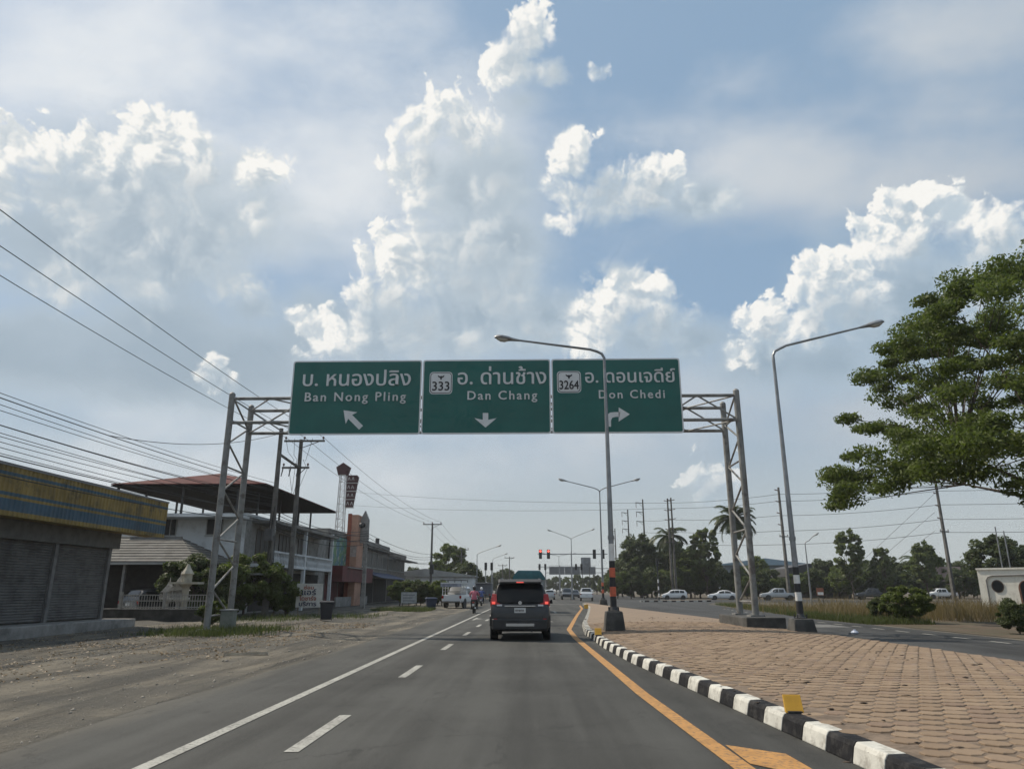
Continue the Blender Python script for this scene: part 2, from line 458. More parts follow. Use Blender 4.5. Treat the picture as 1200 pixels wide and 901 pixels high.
# ------------------------------------------------------------------ ground, roads
def ground_mat():
    m = bpy.data.materials.new('roadside_earth'); m.use_nodes = True
    t = NT(m.node_tree); b = m.node_tree.nodes['Principled BSDF']
    tc = t.n('ShaderNodeTexCoord').outputs['Object']
    st = t.vm('MULTIPLY', tc, (1.0, 0.10, 1.0))                     # wheel tracks run along the road
    tr = t.noise(st, 1.3, 7, 0.62); n1 = t.noise(tc, 0.30, 6, 0.6); n2 = t.noise(tc, 9.0, 7, 0.7); n3 = t.noise(tc, 45.0, 3, 0.6)
    c = t.mix(t.ss(tr, 0.36, 0.62), (0.068, 0.064, 0.057), (0.185, 0.166, 0.134))
    c = t.mix(t.m('MULTIPLY', t.ss(n1, 0.42, 0.60), 0.75), c, (0.080, 0.078, 0.072))
    c = t.mix(t.m('MULTIPLY', t.ss(n2, 0.50, 0.70), 0.55), c, (0.065, 0.056, 0.043))
    c = t.mix(t.m('MULTIPLY', t.ss(n3, 0.55, 0.70), 0.4), c, (0.27, 0.25, 0.215))
    t.put(b.inputs['Base Color'], c); b.inputs['Roughness'].default_value = 0.97; b.inputs['Specular IOR Level'].default_value = 0.15
    bn = t.n('ShaderNodeBump'); bn.inputs['Strength'].default_value = 0.9; bn.inputs['Distance'].default_value = 0.06
    t.put(bn.inputs['Height'], t.m('ADD', t.m('MULTIPLY', tr, 1.6), t.m('MULTIPLY_ADD', n2, 0.8, t.m('MULTIPLY', n3, 0.3))))
    t.put(b.inputs['Normal'], bn.outputs[0])
    return m
def asphalt_mat(name, base, dust):
    m = bpy.data.materials.new(name); m.use_nodes = True
    t = NT(m.node_tree); b = m.node_tree.nodes['Principled BSDF']
    tc = t.n('ShaderNodeTexCoord').outputs['Object']
    st = t.vm('MULTIPLY', tc, (1.0, 0.035, 1.0))
    lanes = t.noise(st, 1.15, 5, 0.6); n1 = t.noise(tc, 0.35, 6, 0.6); n2 = t.noise(tc, 60, 4, 0.7); n3 = t.noise(tc, 220, 2, 0.6)
    k = t.m('MULTIPLY_ADD', lanes, 0.75, t.m('MULTIPLY', n1, 0.45))
    c = t.mix(t.ss(k, 0.42, 0.78), tuple(x * 0.60 for x in base), tuple(x * 1.42 for x in base))
    c = t.mix(t.m('MULTIPLY', t.ss(n2, 0.50, 0.68), 0.55), c, tuple(x * 2.1 for x in base))
    c = t.mix(t.m('MULTIPLY', t.ss(n3, 0.54, 0.64), 0.5), c, tuple(x * 0.35 for x in base))
    oil = t.noise(t.vm('MULTIPLY', tc, (1, .45, 1)), 2.6, 3, 0.5)
    c = t.mix(t.m('MULTIPLY', t.ss(oil, 0.64, 0.74), 0.45), c, tuple(x * 0.4 for x in base))
    sp = t.n('ShaderNodeSeparateXYZ'); t.put(sp.inputs[0], tc)
    ed = t.m('ADD', sp.outputs[0], t.m('MULTIPLY', t.noise(t.vm('MULTIPLY', tc, (1, 0.25, 1)), 1.6, 6, 0.65), 1.1))
    c = t.mix(t.m('MULTIPLY', t.ss(ed, -3.9, -4.6), dust * 0.75), c, (0.125, 0.115, 0.097))     # blown earth along the verge
    # narrow dark drip line and cracks
    cr = t.n('ShaderNodeTexVoronoi', feature='DISTANCE_TO_EDGE'); cr.inputs['Scale'].default_value = 0.35
    t.put(cr.inputs['Vector'], t.vm('ADD', tc, t.vm('SCALE', t.noise(tc, 2.0, 4, 0.6, 'Color'), 0.9)))
    c = t.mix(t.m('MULTIPLY', t.ss(cr.outputs['Distance'], 0.007, 0.001), 0.38), c, (0.02, 0.02, 0.02))
    t.put(b.inputs['Base Color'], c); b.inputs['Roughness'].default_value = 0.88; b.inputs['Specular IOR Level'].default_value = 0.25
    bn = t.n('ShaderNodeBump'); bn.inputs['Strength'].default_value = 0.35; bn.inputs['Distance'].default_value = 0.01
    t.put(bn.inputs['Height'], t.m('ADD', n2, n3)); t.put(b.inputs['Normal'], bn.outputs[0])
    return m
def sheet(name, polys, z, m, parent=None, kind='structure'):
    b = MB()
    for poly in polys:
        b.add([(p[0], p[1], p[2] if len(p) > 2 else z) for p in poly], [tuple(range(len(poly)))])
    o = b.build(name, m, parent)
    for p in o.data.polygons:
        if p.normal.z < 0: p.flip()
    if kind and parent is None: o['kind'] = kind
    return o
def ribbon(pts, w0, w1=None):
    """quads either side of a polyline: offsets w0..w1 along +x"""
    return [[(a[0] + w0, a[1]), (a[0] + w1, a[1]), (b[0] + w1, b[1]), (b[0] + w0, b[1])] for a, b in zip(pts, pts[1:])]
EARTH = ground_mat()
ASPH = asphalt_mat('asphalt', (0.055, 0.055, 0.052), 0.85)
ASPH2 = asphalt_mat('newer_asphalt', (0.045, 0.046, 0.047), 0.0)

# ground: one sheet reaching the horizon, gently uneven near the road on the left
gx = np.concatenate([[-3000, -1200, -500, -200, -90, -60], np.arange(-44, -4.9, 0.45), [-4.6, 2, 10, 15, 20, 40, 80, 200, 500, 1200, 3000]])
gy = np.concatenate([[-400, -60, -10], np.arange(2, 70, 0.6), np.arange(70, 140, 4), [160, 220, 400, 900, 2000, 4500]])
GX, GY = np.meshgrid(gx, gy)
def bumpy(x, y):
    s = np.clip((-5.0 - x) / 3.0, 0, 1) * np.clip((90 - y) / 30, 0, 1) * np.clip((44 + x) / 6, 0, 1)
    z = 0.030 * np.sin(x * 2.3 + np.sin(y * 0.21)) + 0.03 * np.sin(x * 0.9 + y * 0.33) + 0.018 * np.sin(x * 4.1 - y * 1.3) + 0.012 * np.sin(y * 2.7 + x)
    return z * s - 0.03
V = np.stack([GX.ravel(), GY.ravel(), bumpy(GX, GY).ravel()], 1)
ny, nx = GX.shape
I = (np.arange(ny - 1)[:, None] * nx + np.arange(nx - 1)[None, :]).ravel()
ground = raw('ground', V, np.stack([I, I + 1, I + nx + 1, I + nx], 1), EARTH, kind='structure')
ground.data.polygons.foreach_set('use_smooth', [True] * len(ground.data.polygons))

KERB = [(2.98, 1), (2.95, 4), (2.83, 6.4), (2.36, 12.3), (2.05, 15.9), (1.86, 20), (1.8, 26), (2.12, 32), (3.4, 46.5), (4.5, 60), (5.1, 74)]
MRIGHT = [(9.35, 1), (9.3, 17), (9.05, 25), (8.75, 37), (7.7, 50), (6.9, 61), (6.2, 70), (5.7, 76)]
def interp(poly, y):
    for a, b in zip(poly, poly[1:]):
        if y <= b[1]: return a[0] + (b[0] - a[0]) * max(0.0, (y - a[1])) / (b[1] - a[1])
    return poly[-1][0]
FLARE = [(14.75, -40), (14.75, 42), (16.9, 61), (18.6, 80), (24, 98), (40, 104), (90, 100), (300, 80)]
# paved edge on the left wanders a little
rnd = random.Random(3)
LEDGE = [(-4.9 + rnd.uniform(-0.10, 0.10), y) for y in list(range(-40, 90, 2)) + [100, 150, 300, 700]]
road = sheet('road', [[(a[0], a[1]), (4.0, a[1]), (4.0, b[1]), (b[0], b[1])] for a, b in zip(LEDGE, LEDGE[1:]) if b[1] <= 78]
             + [[(-4.9, 78), (9, 78), (9, 700), (-4.9, 700)], [(4.0, 40), (9, 40), (9, 78), (4.0, 78)]], 0.0, ASPH)
opposite_road = sheet('opposite_road', [[(8.2, -40), (14.75, -40), (14.75, 40), (8.2, 40)], [(9.004, 40), (14.75, 40), (16.9, 61), (9.004, 61)], [(9.004, 61), (16.9, 61), (18.6, 80), (9.004, 80)],
            [(9.004, 80), (18.6, 80), (24, 98), (9.004, 98)], [(9.004, 98), (24, 98), (24, 124), (9.004, 150)], [(9.004, 150), (24, 150), (19.5, 700), (9.004, 700)],
            [(24, 98), (60, 86), (66, 108), (24, 124)], [(60, 86), (300, 10), (320, 30), (66, 108)], [(9.004, 150), (24, 124), (24, 150)]], 0.002, ASPH2)
side_road = sheet('side_road', [[(-60, 100), (-4.9, 84), (-4.9, 112), (-60, 118)]], 0.003, ASPH2)

LINE = mat('road_paint_white', (0.33, 0.325, 0.295), 0.8, 0.15, 2.0, dirt=(0.085, 0.083, 0.078), dirt_amt=0.9, dirt_scale=22.0, bump=0.2)
ORANGE = mat('road_paint_orange', (0.40, 0.205, 0.06), 0.8, 0.15, 4.0, dirt=(0.12, 0.09, 0.065), dirt_amt=0.85, dirt_scale=16.0, bump=0.2)
ASPHD = asphalt_mat('shadow_asphalt', (0.034, 0.035, 0.036), 0.0)  # darker asphalt colour for the painted vehicle shadows
Z1 = 0.006
sheet('edge_line', ribbon([(-3.38, y) for y in range(-20, 131, 5)], 0, 0.14), Z1, LINE, road)
y = 7.3 - 5.95 * 4
while y < 76:
    sheet('lane_dash', ribbon([(-2.25, y), (-2.25, y + 2.05)], -0.07, 0.07), Z1, LINE, road); y += 5.95
OL = [(1.90, 1), (1.85, 4), (1.79, 6.7), (1.60, 11.3), (1.50, 17), (1.38, 24), (1.42, 29), (2.7, 45), (4.15, 62), (4.75, 74)]
sheet('orange_line', ribbon(OL, -0.09, 0.09), Z1, ORANGE, road)
sheet('orange_chevron', [[at_z(850, 873)[:2], at_z(921, 883.5)[:2], at_z(962, 907)[:2], at_z(920, 904)[:2], at_z(879, 895)[:2]]], Z1, ORANGE, road)
for y0 in (33, 50, 68):                                               # arrows in the turning lane
    x0 = 0.75 if y0 < 40 else 1.6
    sheet('lane_arrow', [[(x0 - 0.07, y0), (x0 + 0.07, y0), (x0 + 0.07, y0 + 3), (x0 - 0.07, y0 + 3)], [(x0 - 0.3, y0 + 3), (x0 + 0.3, y0 + 3), (x0, y0 + 4.4)]], Z1, LINE, road)
sheet('lane_arrow', [[(-3.02, 38), (-2.9, 38), (-2.9, 41), (-3.02, 41)], [(-2.9, 40.2), (-2.55, 39.6), (-2.9, 39)]], Z1, LINE, road)
for y0, n in ((31.5, 1.6), (44.5, 2.0)):  # dark bands painted on the road as shadows cast by vehicles
    sheet('painted_shadow', [[(-0.2, y0), (2.0 if y0 < 40 else 3.0, y0), (2.0 if y0 < 40 else 3.0, y0 + n), (-0.2, y0 + n)]], 0.004, ASPHD, road)
y = -18.0
while y < 60:
    sheet('lane_dash', ribbon([(13.55 + max(0, y - 42) * 0.1, y), (13.55 + max(0, y - 41) * 0.1, y + 0.95)], -0.06, 0.06), Z1, LINE, opposite_road); y += 1.9
sheet('stop_bar', [[(10.7, 31), (13.0, 31.0), (13.0, 33.5), (12.3, 33.6)]], Z1, mat('worn_paint', (0.13, 0.13, 0.125), 0.85, 0.2, 3), opposite_road)
sheet('crossing_line', [[(-3.2, 80), (5.0, 80), (5.0, 80.5), (-3.2, 80.5)]], Z1, LINE, road)

# ------------------------------------------------------------------ paved median with kerb stones
def med_z(x, y):
    a, b = interp(KERB, y), interp(MRIGHT, y)
    t = min(1, max(0, (x - a) / max(0.1, b - a)))
    return 0.165 + 0.10 * math.sin(math.pi * t) ** 0.8
GROUT = mat('paver_joint_sand', (0.155, 0.115, 0.083), 0.95, 0.3, 8.0, bump=0.4)
def paver_mat(name, per_object):
    m = bpy.data.materials.new(name); m.use_nodes = True
    t = NT(m.node_tree); b = m.node_tree.nodes['Principled BSDF']
    tc = t.n('ShaderNodeTexCoord').outputs['Object']
    r = t.n('ShaderNodeObjectInfo').outputs['Random'] if per_object else t.n('ShaderNodeNewGeometry').outputs['Random Per Island']
    c = t.mix(r, (0.218, 0.158, 0.108), (0.278, 0.207, 0.145))
    c = t.mix(t.ss(t.m('FRACT', t.m('MULTIPLY', r, 7.31)), 0.72, 1.0), c, (0.215, 0.155, 0.115))
    wp = t.n('ShaderNodeNewGeometry').outputs['Position']
    c = t.mix(t.m('MULTIPLY', t.ss(t.noise(wp, 0.55, 6, 0.65), 0.46, 0.66), 0.55), c, (0.20, 0.145, 0.103))
    c = t.mix(t.m('MULTIPLY', t.ss(t.noise(wp, 30, 4, 0.7), 0.5, 0.72), 0.35), c, (0.16, 0.12, 0.095))
    t.put(b.inputs['Base Color'], c); b.inputs['Roughness'].default_value = 0.9; b.inputs['Specular IOR Level'].default_value = 0.2
    bn = t.n('ShaderNodeBump'); bn.inputs['Strength'].default_value = 0.4; bn.inputs['Distance'].default_value = 0.01
    t.put(bn.inputs['Height'], t.noise(wp, 70, 4, 0.7)); t.put(b.inputs['Normal'], bn.outputs[0])
    return m
PAVER1, PAVER2 = paver_mat('terracotta_paver', True), paver_mat('terracotta_pavers_far', False)
PAVEFAR = mat('worn_terracotta_paving', (0.238, 0.174, 0.120), 0.9, 0.0, 1.2, col2=(0.195, 0.145, 0.103), bump=0.5, bump_scale=9)
PW, PL = 0.25, 0.245                                                   # paver pitch across and along
b = MB()
ys = [1 + 0.75 * i for i in range(101)]
for y0, y1 in zip(ys, ys[1:]):
    rows = []
    for yy in (y0, y1):
        a, c = interp(KERB, yy) + 0.2, interp(MRIGHT, yy) - 0.08
        rows.append([(a + (c - a) * i / 10, yy, med_z(a + (c - a) * i / 10, yy) - (0.03 if yy < 30 else 0.004)) for i in range(11)])
    for i in range(10): b.quad(rows[0][i], rows[0][i + 1], rows[1][i + 1], rows[1][i])
median = b.build('median_strip', PAVEFAR, kind='structure')
nb = MB()
for y0, y1 in zip(ys[:41], ys[1:41]):
    rows = []
    for yy in (y0, y1):
        a, c = interp(KERB, yy) + 0.2, interp(MRIGHT, yy) - 0.08
        rows.append([(a + (c - a) * i / 10, yy, med_z(a + (c - a) * i / 10, yy) - 0.007) for i in range(11)])
    for i in range(10): nb.quad(rows[0][i], rows[0][i + 1], rows[1][i + 1], rows[1][i])
nb.build('joint_sand', GROUT, median)
def octagon(cx, cy, w, l, c, z0, z1, tilt=(0, 0), ch=0.006):
    hx, hy = w / 2, l / 2
    P = [(-hx + c, -hy), (hx - c, -hy), (hx, -hy + c), (hx, hy - c), (hx - c, hy), (-hx + c, hy), (-hx, hy - c), (-hx, -hy + c)]
    zt = lambda x, y: z1 + tilt[0] * x + tilt[1] * y
    return [[(cx + x, cy + y, z0) for x, y in P], [(cx + x, cy + y, zt(x, y) - ch) for x, y in P], [(cx + x * 0.95, cy + y * 0.95, zt(x, y)) for x, y in P]]
pv = [MB().loft(octagon(0, 0, PW - 0.015, PL * 0.975, 0.074, -0.04, 0.0, (random.uniform(-.02, .02), random.uniform(-.02, .02)))).mesh('paver', PAVER1) for _ in range(3)]
cells = []
row = 0; y = 4.0
while y < 30.0:
    a, c = interp(KERB, y) + 0.25, interp(MRIGHT, y) - 0.2
    x = a + (PW / 2 if row % 2 else 0)
    x = math.floor(x / PW) * PW + (PW / 2 if row % 2 else 0) + PW
    while x < c:
        cells.append((x, y)); x += PW
    row += 1; y += PL
def in_view(x, y):
    d = Vector((x, y, 0.2 - CAM_H))
    f = Vector((-math.sin(YAW), math.cos(YAW), 0)); up = -math.sin(PITCH) * f + Vector((0, 0, math.cos(PITCH))); fw = math.cos(PITCH) * f + Vector((0, 0, math.sin(PITCH)))
    zc = d.dot(fw); u = d.dot(Vector((math.cos(YAW), math.sin(YAW), 0))) / zc * FPX + 600; v = 450.5 - d.dot(up) / zc * FPX
    return -10 < u < 1215 and v < 912
vis = sorted([p for p in cells if in_view(*p)], key=lambda p: p[0] ** 2 + p[1] ** 2)
near = set(vis[:300])
for p in vis[:300]:
    o = bpy.data.objects.new('paver', random.choice(pv)); COL.objects.link(o); o.parent = median
    o.location = (p[0], p[1], med_z(*p) + random.uniform(-0.004, 0.004)); o.rotation_euler = (random.uniform(-.012, .012), random.uniform(-.012, .012), random.uniform(-.025, .025))
b = MB()
for p in cells:
    if p in near: continue
    z = med_z(*p) + random.uniform(-0.004, 0.004)
    b.loft(octagon(p[0] + random.uniform(-.003, .003), p[1], PW - 0.015, PL * 0.975, 0.074, z - 0.03, z, (random.uniform(-.03, .03), random.uniform(-.03, .03))), cap=False)
    k = len(b.v); b.f.append(tuple(range(k - 8, k)))
b.build('paver', PAVER2, median, kind='stuff')
b = MB()                                                              # small cement infill between the octagons
for (x, y) in cells:
    if y > 16: continue
    z = med_z(x, y) - 0.008
    yy = y + PL / 2
    b.box((x - 0.045 + PW / 2, yy - 0.026, z - 0.03), (x + 0.045 + PW / 2, yy + 0.026, z + 0.003))
b.build('infill_stone', mat('cement_infill', (0.27, 0.22, 0.18), 0.9, 0.3, 9.0), median, kind='stuff')

KW = mat('kerb_white', (0.55, 0.54, 0.49), 0.8, 0.10, 5.0, dirt=(0.24, 0.22, 0.19), dirt_amt=0.75, dirt_scale=6.0, bump=0.3)
KB = mat('kerb_black', (0.016, 0.016, 0.018), 0.75, 0.25, 5.0, dirt=(0.09, 0.085, 0.08), dirt_amt=0.35, dirt_scale=7.0, bump=0.3, spec=0.15)
KC = mat('kerb_dusty', (0.36, 0.33, 0.28), 0.9, 0.2, 4.0, bump=0.3)
kerb = bpy.data.objects.new('kerb', None); COL.objects.link(kerb); kerb['kind'] = 'structure'
def kerb_run(path, step, side, zz=0.175, start=0, parent=None, far_plain=999):
    pts = []; acc = 0.0; prev = Vector((*path[0], 0)); pts.append(prev)
    for q in path[1:]:
        q = Vector((*q, 0)); L = (q - prev).length
        while acc + L >= step:
            t = (step - acc) / L; prev = prev + (q - prev) * t; L = (q - prev).length; acc = 0.0; pts.append(prev.copy())
        acc += L; prev = q
    for i, (a, c) in enumerate(zip(pts, pts[1:])):
        d = (c - a).normalized(); nrm = Vector((d.y, -d.x, 0)) * side
        c2 = c - d * 0.008
        prof = [(0.0, 0.0), (0.03, zz - 0.04), (0.055, zz), (0.22, zz + 0.004), (0.22, 0.0)]
        rings = [[p + nrm * u + Vector((0, 0, v)) for u, v in prof] for p in (a, c2)]
        m = KC if a.y > far_plain else (KW if (i + start) % 2 else KB)
        MB().loft(rings).build('kerb_stone', m, parent, bevel=0.012 if a.y < 25 else 0)
kerb_run(KERB, 0.5, 1, start=0, parent=kerb, far_plain=58)
kerb_run(MRIGHT, 1.0, -1, 0.15, 0, kerb, -5)
MB().add([(5.05, 73.9, 0), (5.75, 75.9, 0), (5.6, 77, 0), (5.2, 76.6, 0), (5.05, 73.9, .16), (5.75, 75.9, .16), (5.6, 77, .16), (5.2, 76.6, .16)], [(0, 1, 5, 4), (1, 2, 6, 5), (2, 3, 7, 6), (3, 0, 4, 7), (4, 5, 6, 7)]).build('kerb_nose', KC, kerb)
# traffic island across the junction
isl = [(14.2, 97), (23.5, 99.5), (24.0, 101.5), (20, 103.5), (14.4, 99.5)]
b = MB(); b.prism(isl, 'z', 0.0, 0.14); island = b.build('traffic_island', PAVEFAR, kind='structure')
kerb_run([(14.0, 97.2), (23.6, 98.9)], 0.6, 1, 0.17, 1, island)

# ------------------------------------------------------------------ overhead gantry
GYF, GYR = 27.0, 29.0
gxl = at_y(246, 700, GYF).x; gxr = at_y(884, 700, GYF).x
gz_top = at_y(280, 462, GYF).z
GANTRY = thing('overhead_sign_gantry', 'old silver lattice gantry on four posts spanning the road, carrying green signs', 'gantry', (gxl, GYF, 0))
def gp(x, y, z): return (x - gxl, y - GYF, z)
zl, zr = 0.05, 0.55
for x, z0 in ((gxl, zl), (gxr, zr)):
    for y in (GYF, GYR):
        MB().tube([gp(x, y, z0), gp(x, y, gz_top)], 0.12, 12).build('post', OLDPAINT, GANTRY, True)
        MB().tube([gp(x, y, gz_top), gp(x, y, gz_top + 0.05), gp(x, y, gz_top + 0.09)], [0.12, 0.09, 0.03], 12).build('post_cap', OLDPAINT, GANTRY, True)
        MB().cbox(gp(x, y, z0 + 0.03), (0.5, 0.5, 0.06)).build('base_plate', OLDPAINT, GANTRY)
    n = 9; hh = (gz_top - z0 - 0.6) / n
    for i in range(n):
        za, zb = z0 + 0.5 + i * hh, z0 + 0.5 + (i + 1) * hh
        ya, yb = (GYF + .11, GYR - .11) if i % 2 else (GYR - .11, GYF + .11)
        MB().tube([gp(x, ya, za), gp(x, yb, zb)], 0.038, 8).build('brace', OLDPAINT, GANTRY, True)
        if i % 3 == 0 or i == n - 1:
            MB().tube([gp(x, GYF + .11, za), gp(x, GYR - .11, za)], 0.036, 8).build('rung', OLDPAINT, GANTRY, True)
zt, zb = at_y(300, 467, GYF).z, at_y(300, 495, GYF).z
for y in (GYF, GYR):
    for z in (zt, zb):
        MB().tube([gp(gxl, y, z), gp(gxr, y, z)], 0.065, 10).build('chord', OLDPAINT, GANTRY, True)
NB = 13; dx = (gxr - gxl) / NB
for i in range(NB):
    xa, xb = gxl + i * dx, gxl + (i + 1) * dx
    for y in (GYF, GYR):
        p = (zb, zt) if i % 2 else (zt, zb)
        MB().tube([gp(xa, y, p[0]), gp(xb, y, p[1])], 0.034, 6).build('truss_diagonal', OLDPAINT, GANTRY, True)
    for z in (zt, zb):
        ya, yb = (GYF, GYR) if i % 2 else (GYR, GYF)
        MB().tube([gp(xa, ya, z), gp(xb, yb, z)], 0.03, 6).build('truss_diagonal', OLDPAINT, GANTRY, True)
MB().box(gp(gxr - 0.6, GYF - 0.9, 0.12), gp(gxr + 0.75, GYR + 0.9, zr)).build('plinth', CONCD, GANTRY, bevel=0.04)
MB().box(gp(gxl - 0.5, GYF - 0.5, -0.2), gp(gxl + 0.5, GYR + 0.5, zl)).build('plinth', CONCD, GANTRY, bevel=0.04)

# ------------------------------------------------------------------ green direction signs
GREEN = mat('sign_green', (0.010, 0.108, 0.090), 0.55, 0.10, 0.7)
SWHITE = mat('sign_white', (0.62, 0.63, 0.63), 0.5, 0.06, 3.0)
SBLACK = mat('sign_black', (0.015, 0.015, 0.018), 0.6)
SY = GYF - 0.22
def rrect(w, h, r, n=5):
    P = []
    for cx, cy, a0 in ((w - r, h - r, 0), (r, h - r, 90), (r, r, 180), (w - r, r, 270)):
        P += [(cx + r * math.cos(R(a0 + 90 * i / n)), cy + r * math.sin(R(a0 + 90 * i / n))) for i in range(n + 1)]
    return P
zs0, zs1 = at_y(570, 508.5, SY).z, at_y(570, 421.5, SY).z
def flat(name, polys, m, parent, y0, y1):
    b = MB()
    for P in polys: b.prism(P, 'y', y0, y1)
    return b.build(name, m, parent)
def sign(px0, px1, label, thai, t_px, t_base, latin, l_px, l_base, arrow, shield=None):
    x0, x1 = at_y(px0, 509, SY).x, at_y(px1, 509, SY).x
    w, h = x1 - x0, zs1 - zs0
    s = thing('direction_sign', label, 'road sign', (x0, SY, zs0))
    flat('border', [rrect(w, h, 0.10)], SWHITE, s, -0.010, 0.03)
    flat('panel', [[(p[0] + 0.055, p[1] + 0.055) for p in rrect(w - 0.11, h - 0.11, 0.07)]], GREEN, s, -0.016, 0.0)
    b = MB()
    for k in (0.12, 0.37, 0.63, 0.88): b.box((w * k - 0.04, 0.031, 0.1), (w * k + 0.04, 0.12, h - 0.1))
    b.build('mounting_rail', GALV, s)
    def L(px, py):
        p = at_y(px, py, SY); return p.x - x0, p.z - zs0
    xa, zb_ = L(t_px[0], t_base); xb, _ = L(t_px[1], t_base)
    text('thai_word', thai, 0.55, SWHITE, s, (xa, -0.022, zb_), bold=0.010, width=xb - xa)
    xa, zb_ = L(l_px[0], l_base); xb, _ = L(l_px[1], l_base)
    text('latin_word', latin, 0.4, SWHITE, s, (xa, -0.022, zb_), bold=0.008, spacing=1.25, width=xb - xa)
    flat('arrow', [[L(px, py) for px, py in P] for P in arrow], SWHITE, s, -0.024, -0.012)
    if shield:
        (sx0, sy1), (sx1, sy0), num = shield
        ax, az = L(sx0, sy0); bx, bz = L(sx1, sy1)
        W, H = bx - ax, bz - az
        flat('route_shield', [[(ax + p[0], az + p[1]) for p in rrect(W, H, 0.14)]], SWHITE, s, -0.022, -0.014)
        flat('shield_outline', [[(ax + .03 + p[0], az + .03 + p[1]) for p in rrect(W - .06, H - .06, 0.13)]], SBLACK, s, -0.025, -0.020)
        flat('shield_face', [[(ax + .055 + p[0], az + .055 + p[1]) for p in rrect(W - .11, H - .11, 0.11)]], SWHITE, s, -0.028, -0.023)
        tw = W * (0.80 if len(num) == 4 else 0.74)
        text('route_number', num, 0.4, SBLACK, s, (ax + (W - tw) / 2, -0.030, az + H * 0.16), bold=0.006, width=tw, height=H * 0.40)
        cx, cz = ax + W / 2, az + H * 0.74
        flat('crest', [[(cx - .03, cz - .08), (cx + .03, cz - .08), (cx + .035, cz + .04), (cx, cz + .09), (cx - .035, cz + .04)],
                       [(cx + .03, cz - .02), (cx + .12, cz + .04), (cx + .13, cz + .10), (cx + .03, cz + .05)],
                       [(cx - .03, cz - .02), (cx - .12, cz + .04), (cx - .13, cz + .10), (cx - .03, cz + .05)]], SBLACK, s, -0.032, -0.027)
    return s
def arrow_poly(c, u, ln, hw, hl, sw):
    """straight arrow, photo pixels: centre, direction, lengths"""
    ux, uy = u; vx, vy = -uy, ux
    P = [(-ln / 2, -sw), (ln / 2 - hl, -sw), (ln / 2 - hl - 2, -hw), (ln / 2, 0), (ln / 2 - hl - 2, hw), (ln / 2 - hl, sw), (-ln / 2, sw)]
    return [(c[0] + a * ux + b * vx, c[1] + a * uy + b * vy) for a, b in P]
k = math.sqrt(0.5)
s_bnp = sign(337, 491.9, 'green overhead sign reading Ban Nong Pling with arrow pointing up and left', 'บ. หนองปลิง', (355, 481), 452.5, 'Ban Nong Pling', (357.5, 475.5), 470.5,
     [arrow_poly((413, 491), (-k, -k), 29, 9.5, 11, 3.2)])
p0_, p1_ = at_y(463.6, 450.6, SY), at_y(467.2, 441.5, SY)
flat('thai_stem', [[(p0_.x - s_bnp.location.x, p0_.z - zs0), (p1_.x - s_bnp.location.x, p0_.z - zs0), (p1_.x - s_bnp.location.x, p1_.z - zs0), (p0_.x - s_bnp.location.x, p1_.z - zs0)]], SWHITE, s_bnp, -0.060, -0.020)
sign(493.0, 646.2, 'green overhead sign with route shield 333 reading Dan Chang, arrow pointing down', 'อ. ด่านช้าง', (536.5, 640), 450.5, 'Dan Chang', (548, 629.5), 468.5,
     [arrow_poly((569, 492.5), (0, 1), 17, 13, 9, 3.2)], ((503, 436), (530.5, 462), '333'))
sign(647.3, 802, 'green overhead sign with route shield 3264 reading Don Chedi, arrow bending right', 'อ. ดอนเจดีย์', (686, 791.5), 448.5, 'Don Chedi', (702, 779), 467,
     [[(709.5, 500), (709.5, 491), (711, 486.5), (715, 483.5), (720, 483), (726, 483), (726, 488.5), (721, 488.5), (717.5, 489.5), (716, 492.5), (716, 500)], [(725, 477.5), (738, 485.5), (725, 494)]],
     ((653, 435), (680.5, 460.5), '3264'))

# ------------------------------------------------------------------ street lamps
LAMPGLASS = mat('lamp_glass', (0.45, 0.45, 0.42), 0.25, 0.1)
BANDR = mat('band_red', (0.55, 0.12, 0.06), 0.6, 0.15, 5.0)
BANDW = mat('band_white', (0.66, 0.66, 0.64), 0.6, 0.1, 5.0)
BANDK = mat('band_black', (0.022, 0.022, 0.024), 0.6, 0.2)
POLEM = mat('lamp_pole_steel', (0.27, 0.28, 0.29), 0.45, 0.2, 1.2, metal=0.5, dirt=(0.12, 0.10, 0.08), dirt_amt=0.5)
def lamp_head(root, tip, d, s=1.0):
    """cobra head pointing along d from the arm end; returns nothing"""
    d = Vector(d).normalized(); sd = Vector((0, 0, 1)).cross(d).normalized(); up = d.cross(sd)
    tip = Vector(tip)
    def ring(t, w, hu, hd, n=12):
        out = []
        for k in range(n):
            a = 2 * math.pi * k / n; c, sn = math.cos(a), math.sin(a)
            out.append(tip + d * t * s + sd * c * w * s + up * sn * (hu if sn > 0 else hd) * s)
        return out
    MB().loft([ring(-.02, .045, .04, .04), ring(.10, .06, .055, .05), ring(.30, .10, .075, .06), ring(.36, .13, .10, .07), ring(.60, .165, .12, .05), ring(.80, .13, .10, .035), ring(.88, .06, .05, .02)]).build('lamp_head', GALV, root, True)
    MB().loft([ring(.37, .11, .0, .075), ring(.5, .14, .0, .13), ring(.66, .14, .0, .13), ring(.80, .09, .0, .06)]).build('lamp_lens', LAMPGLASS, root, True)
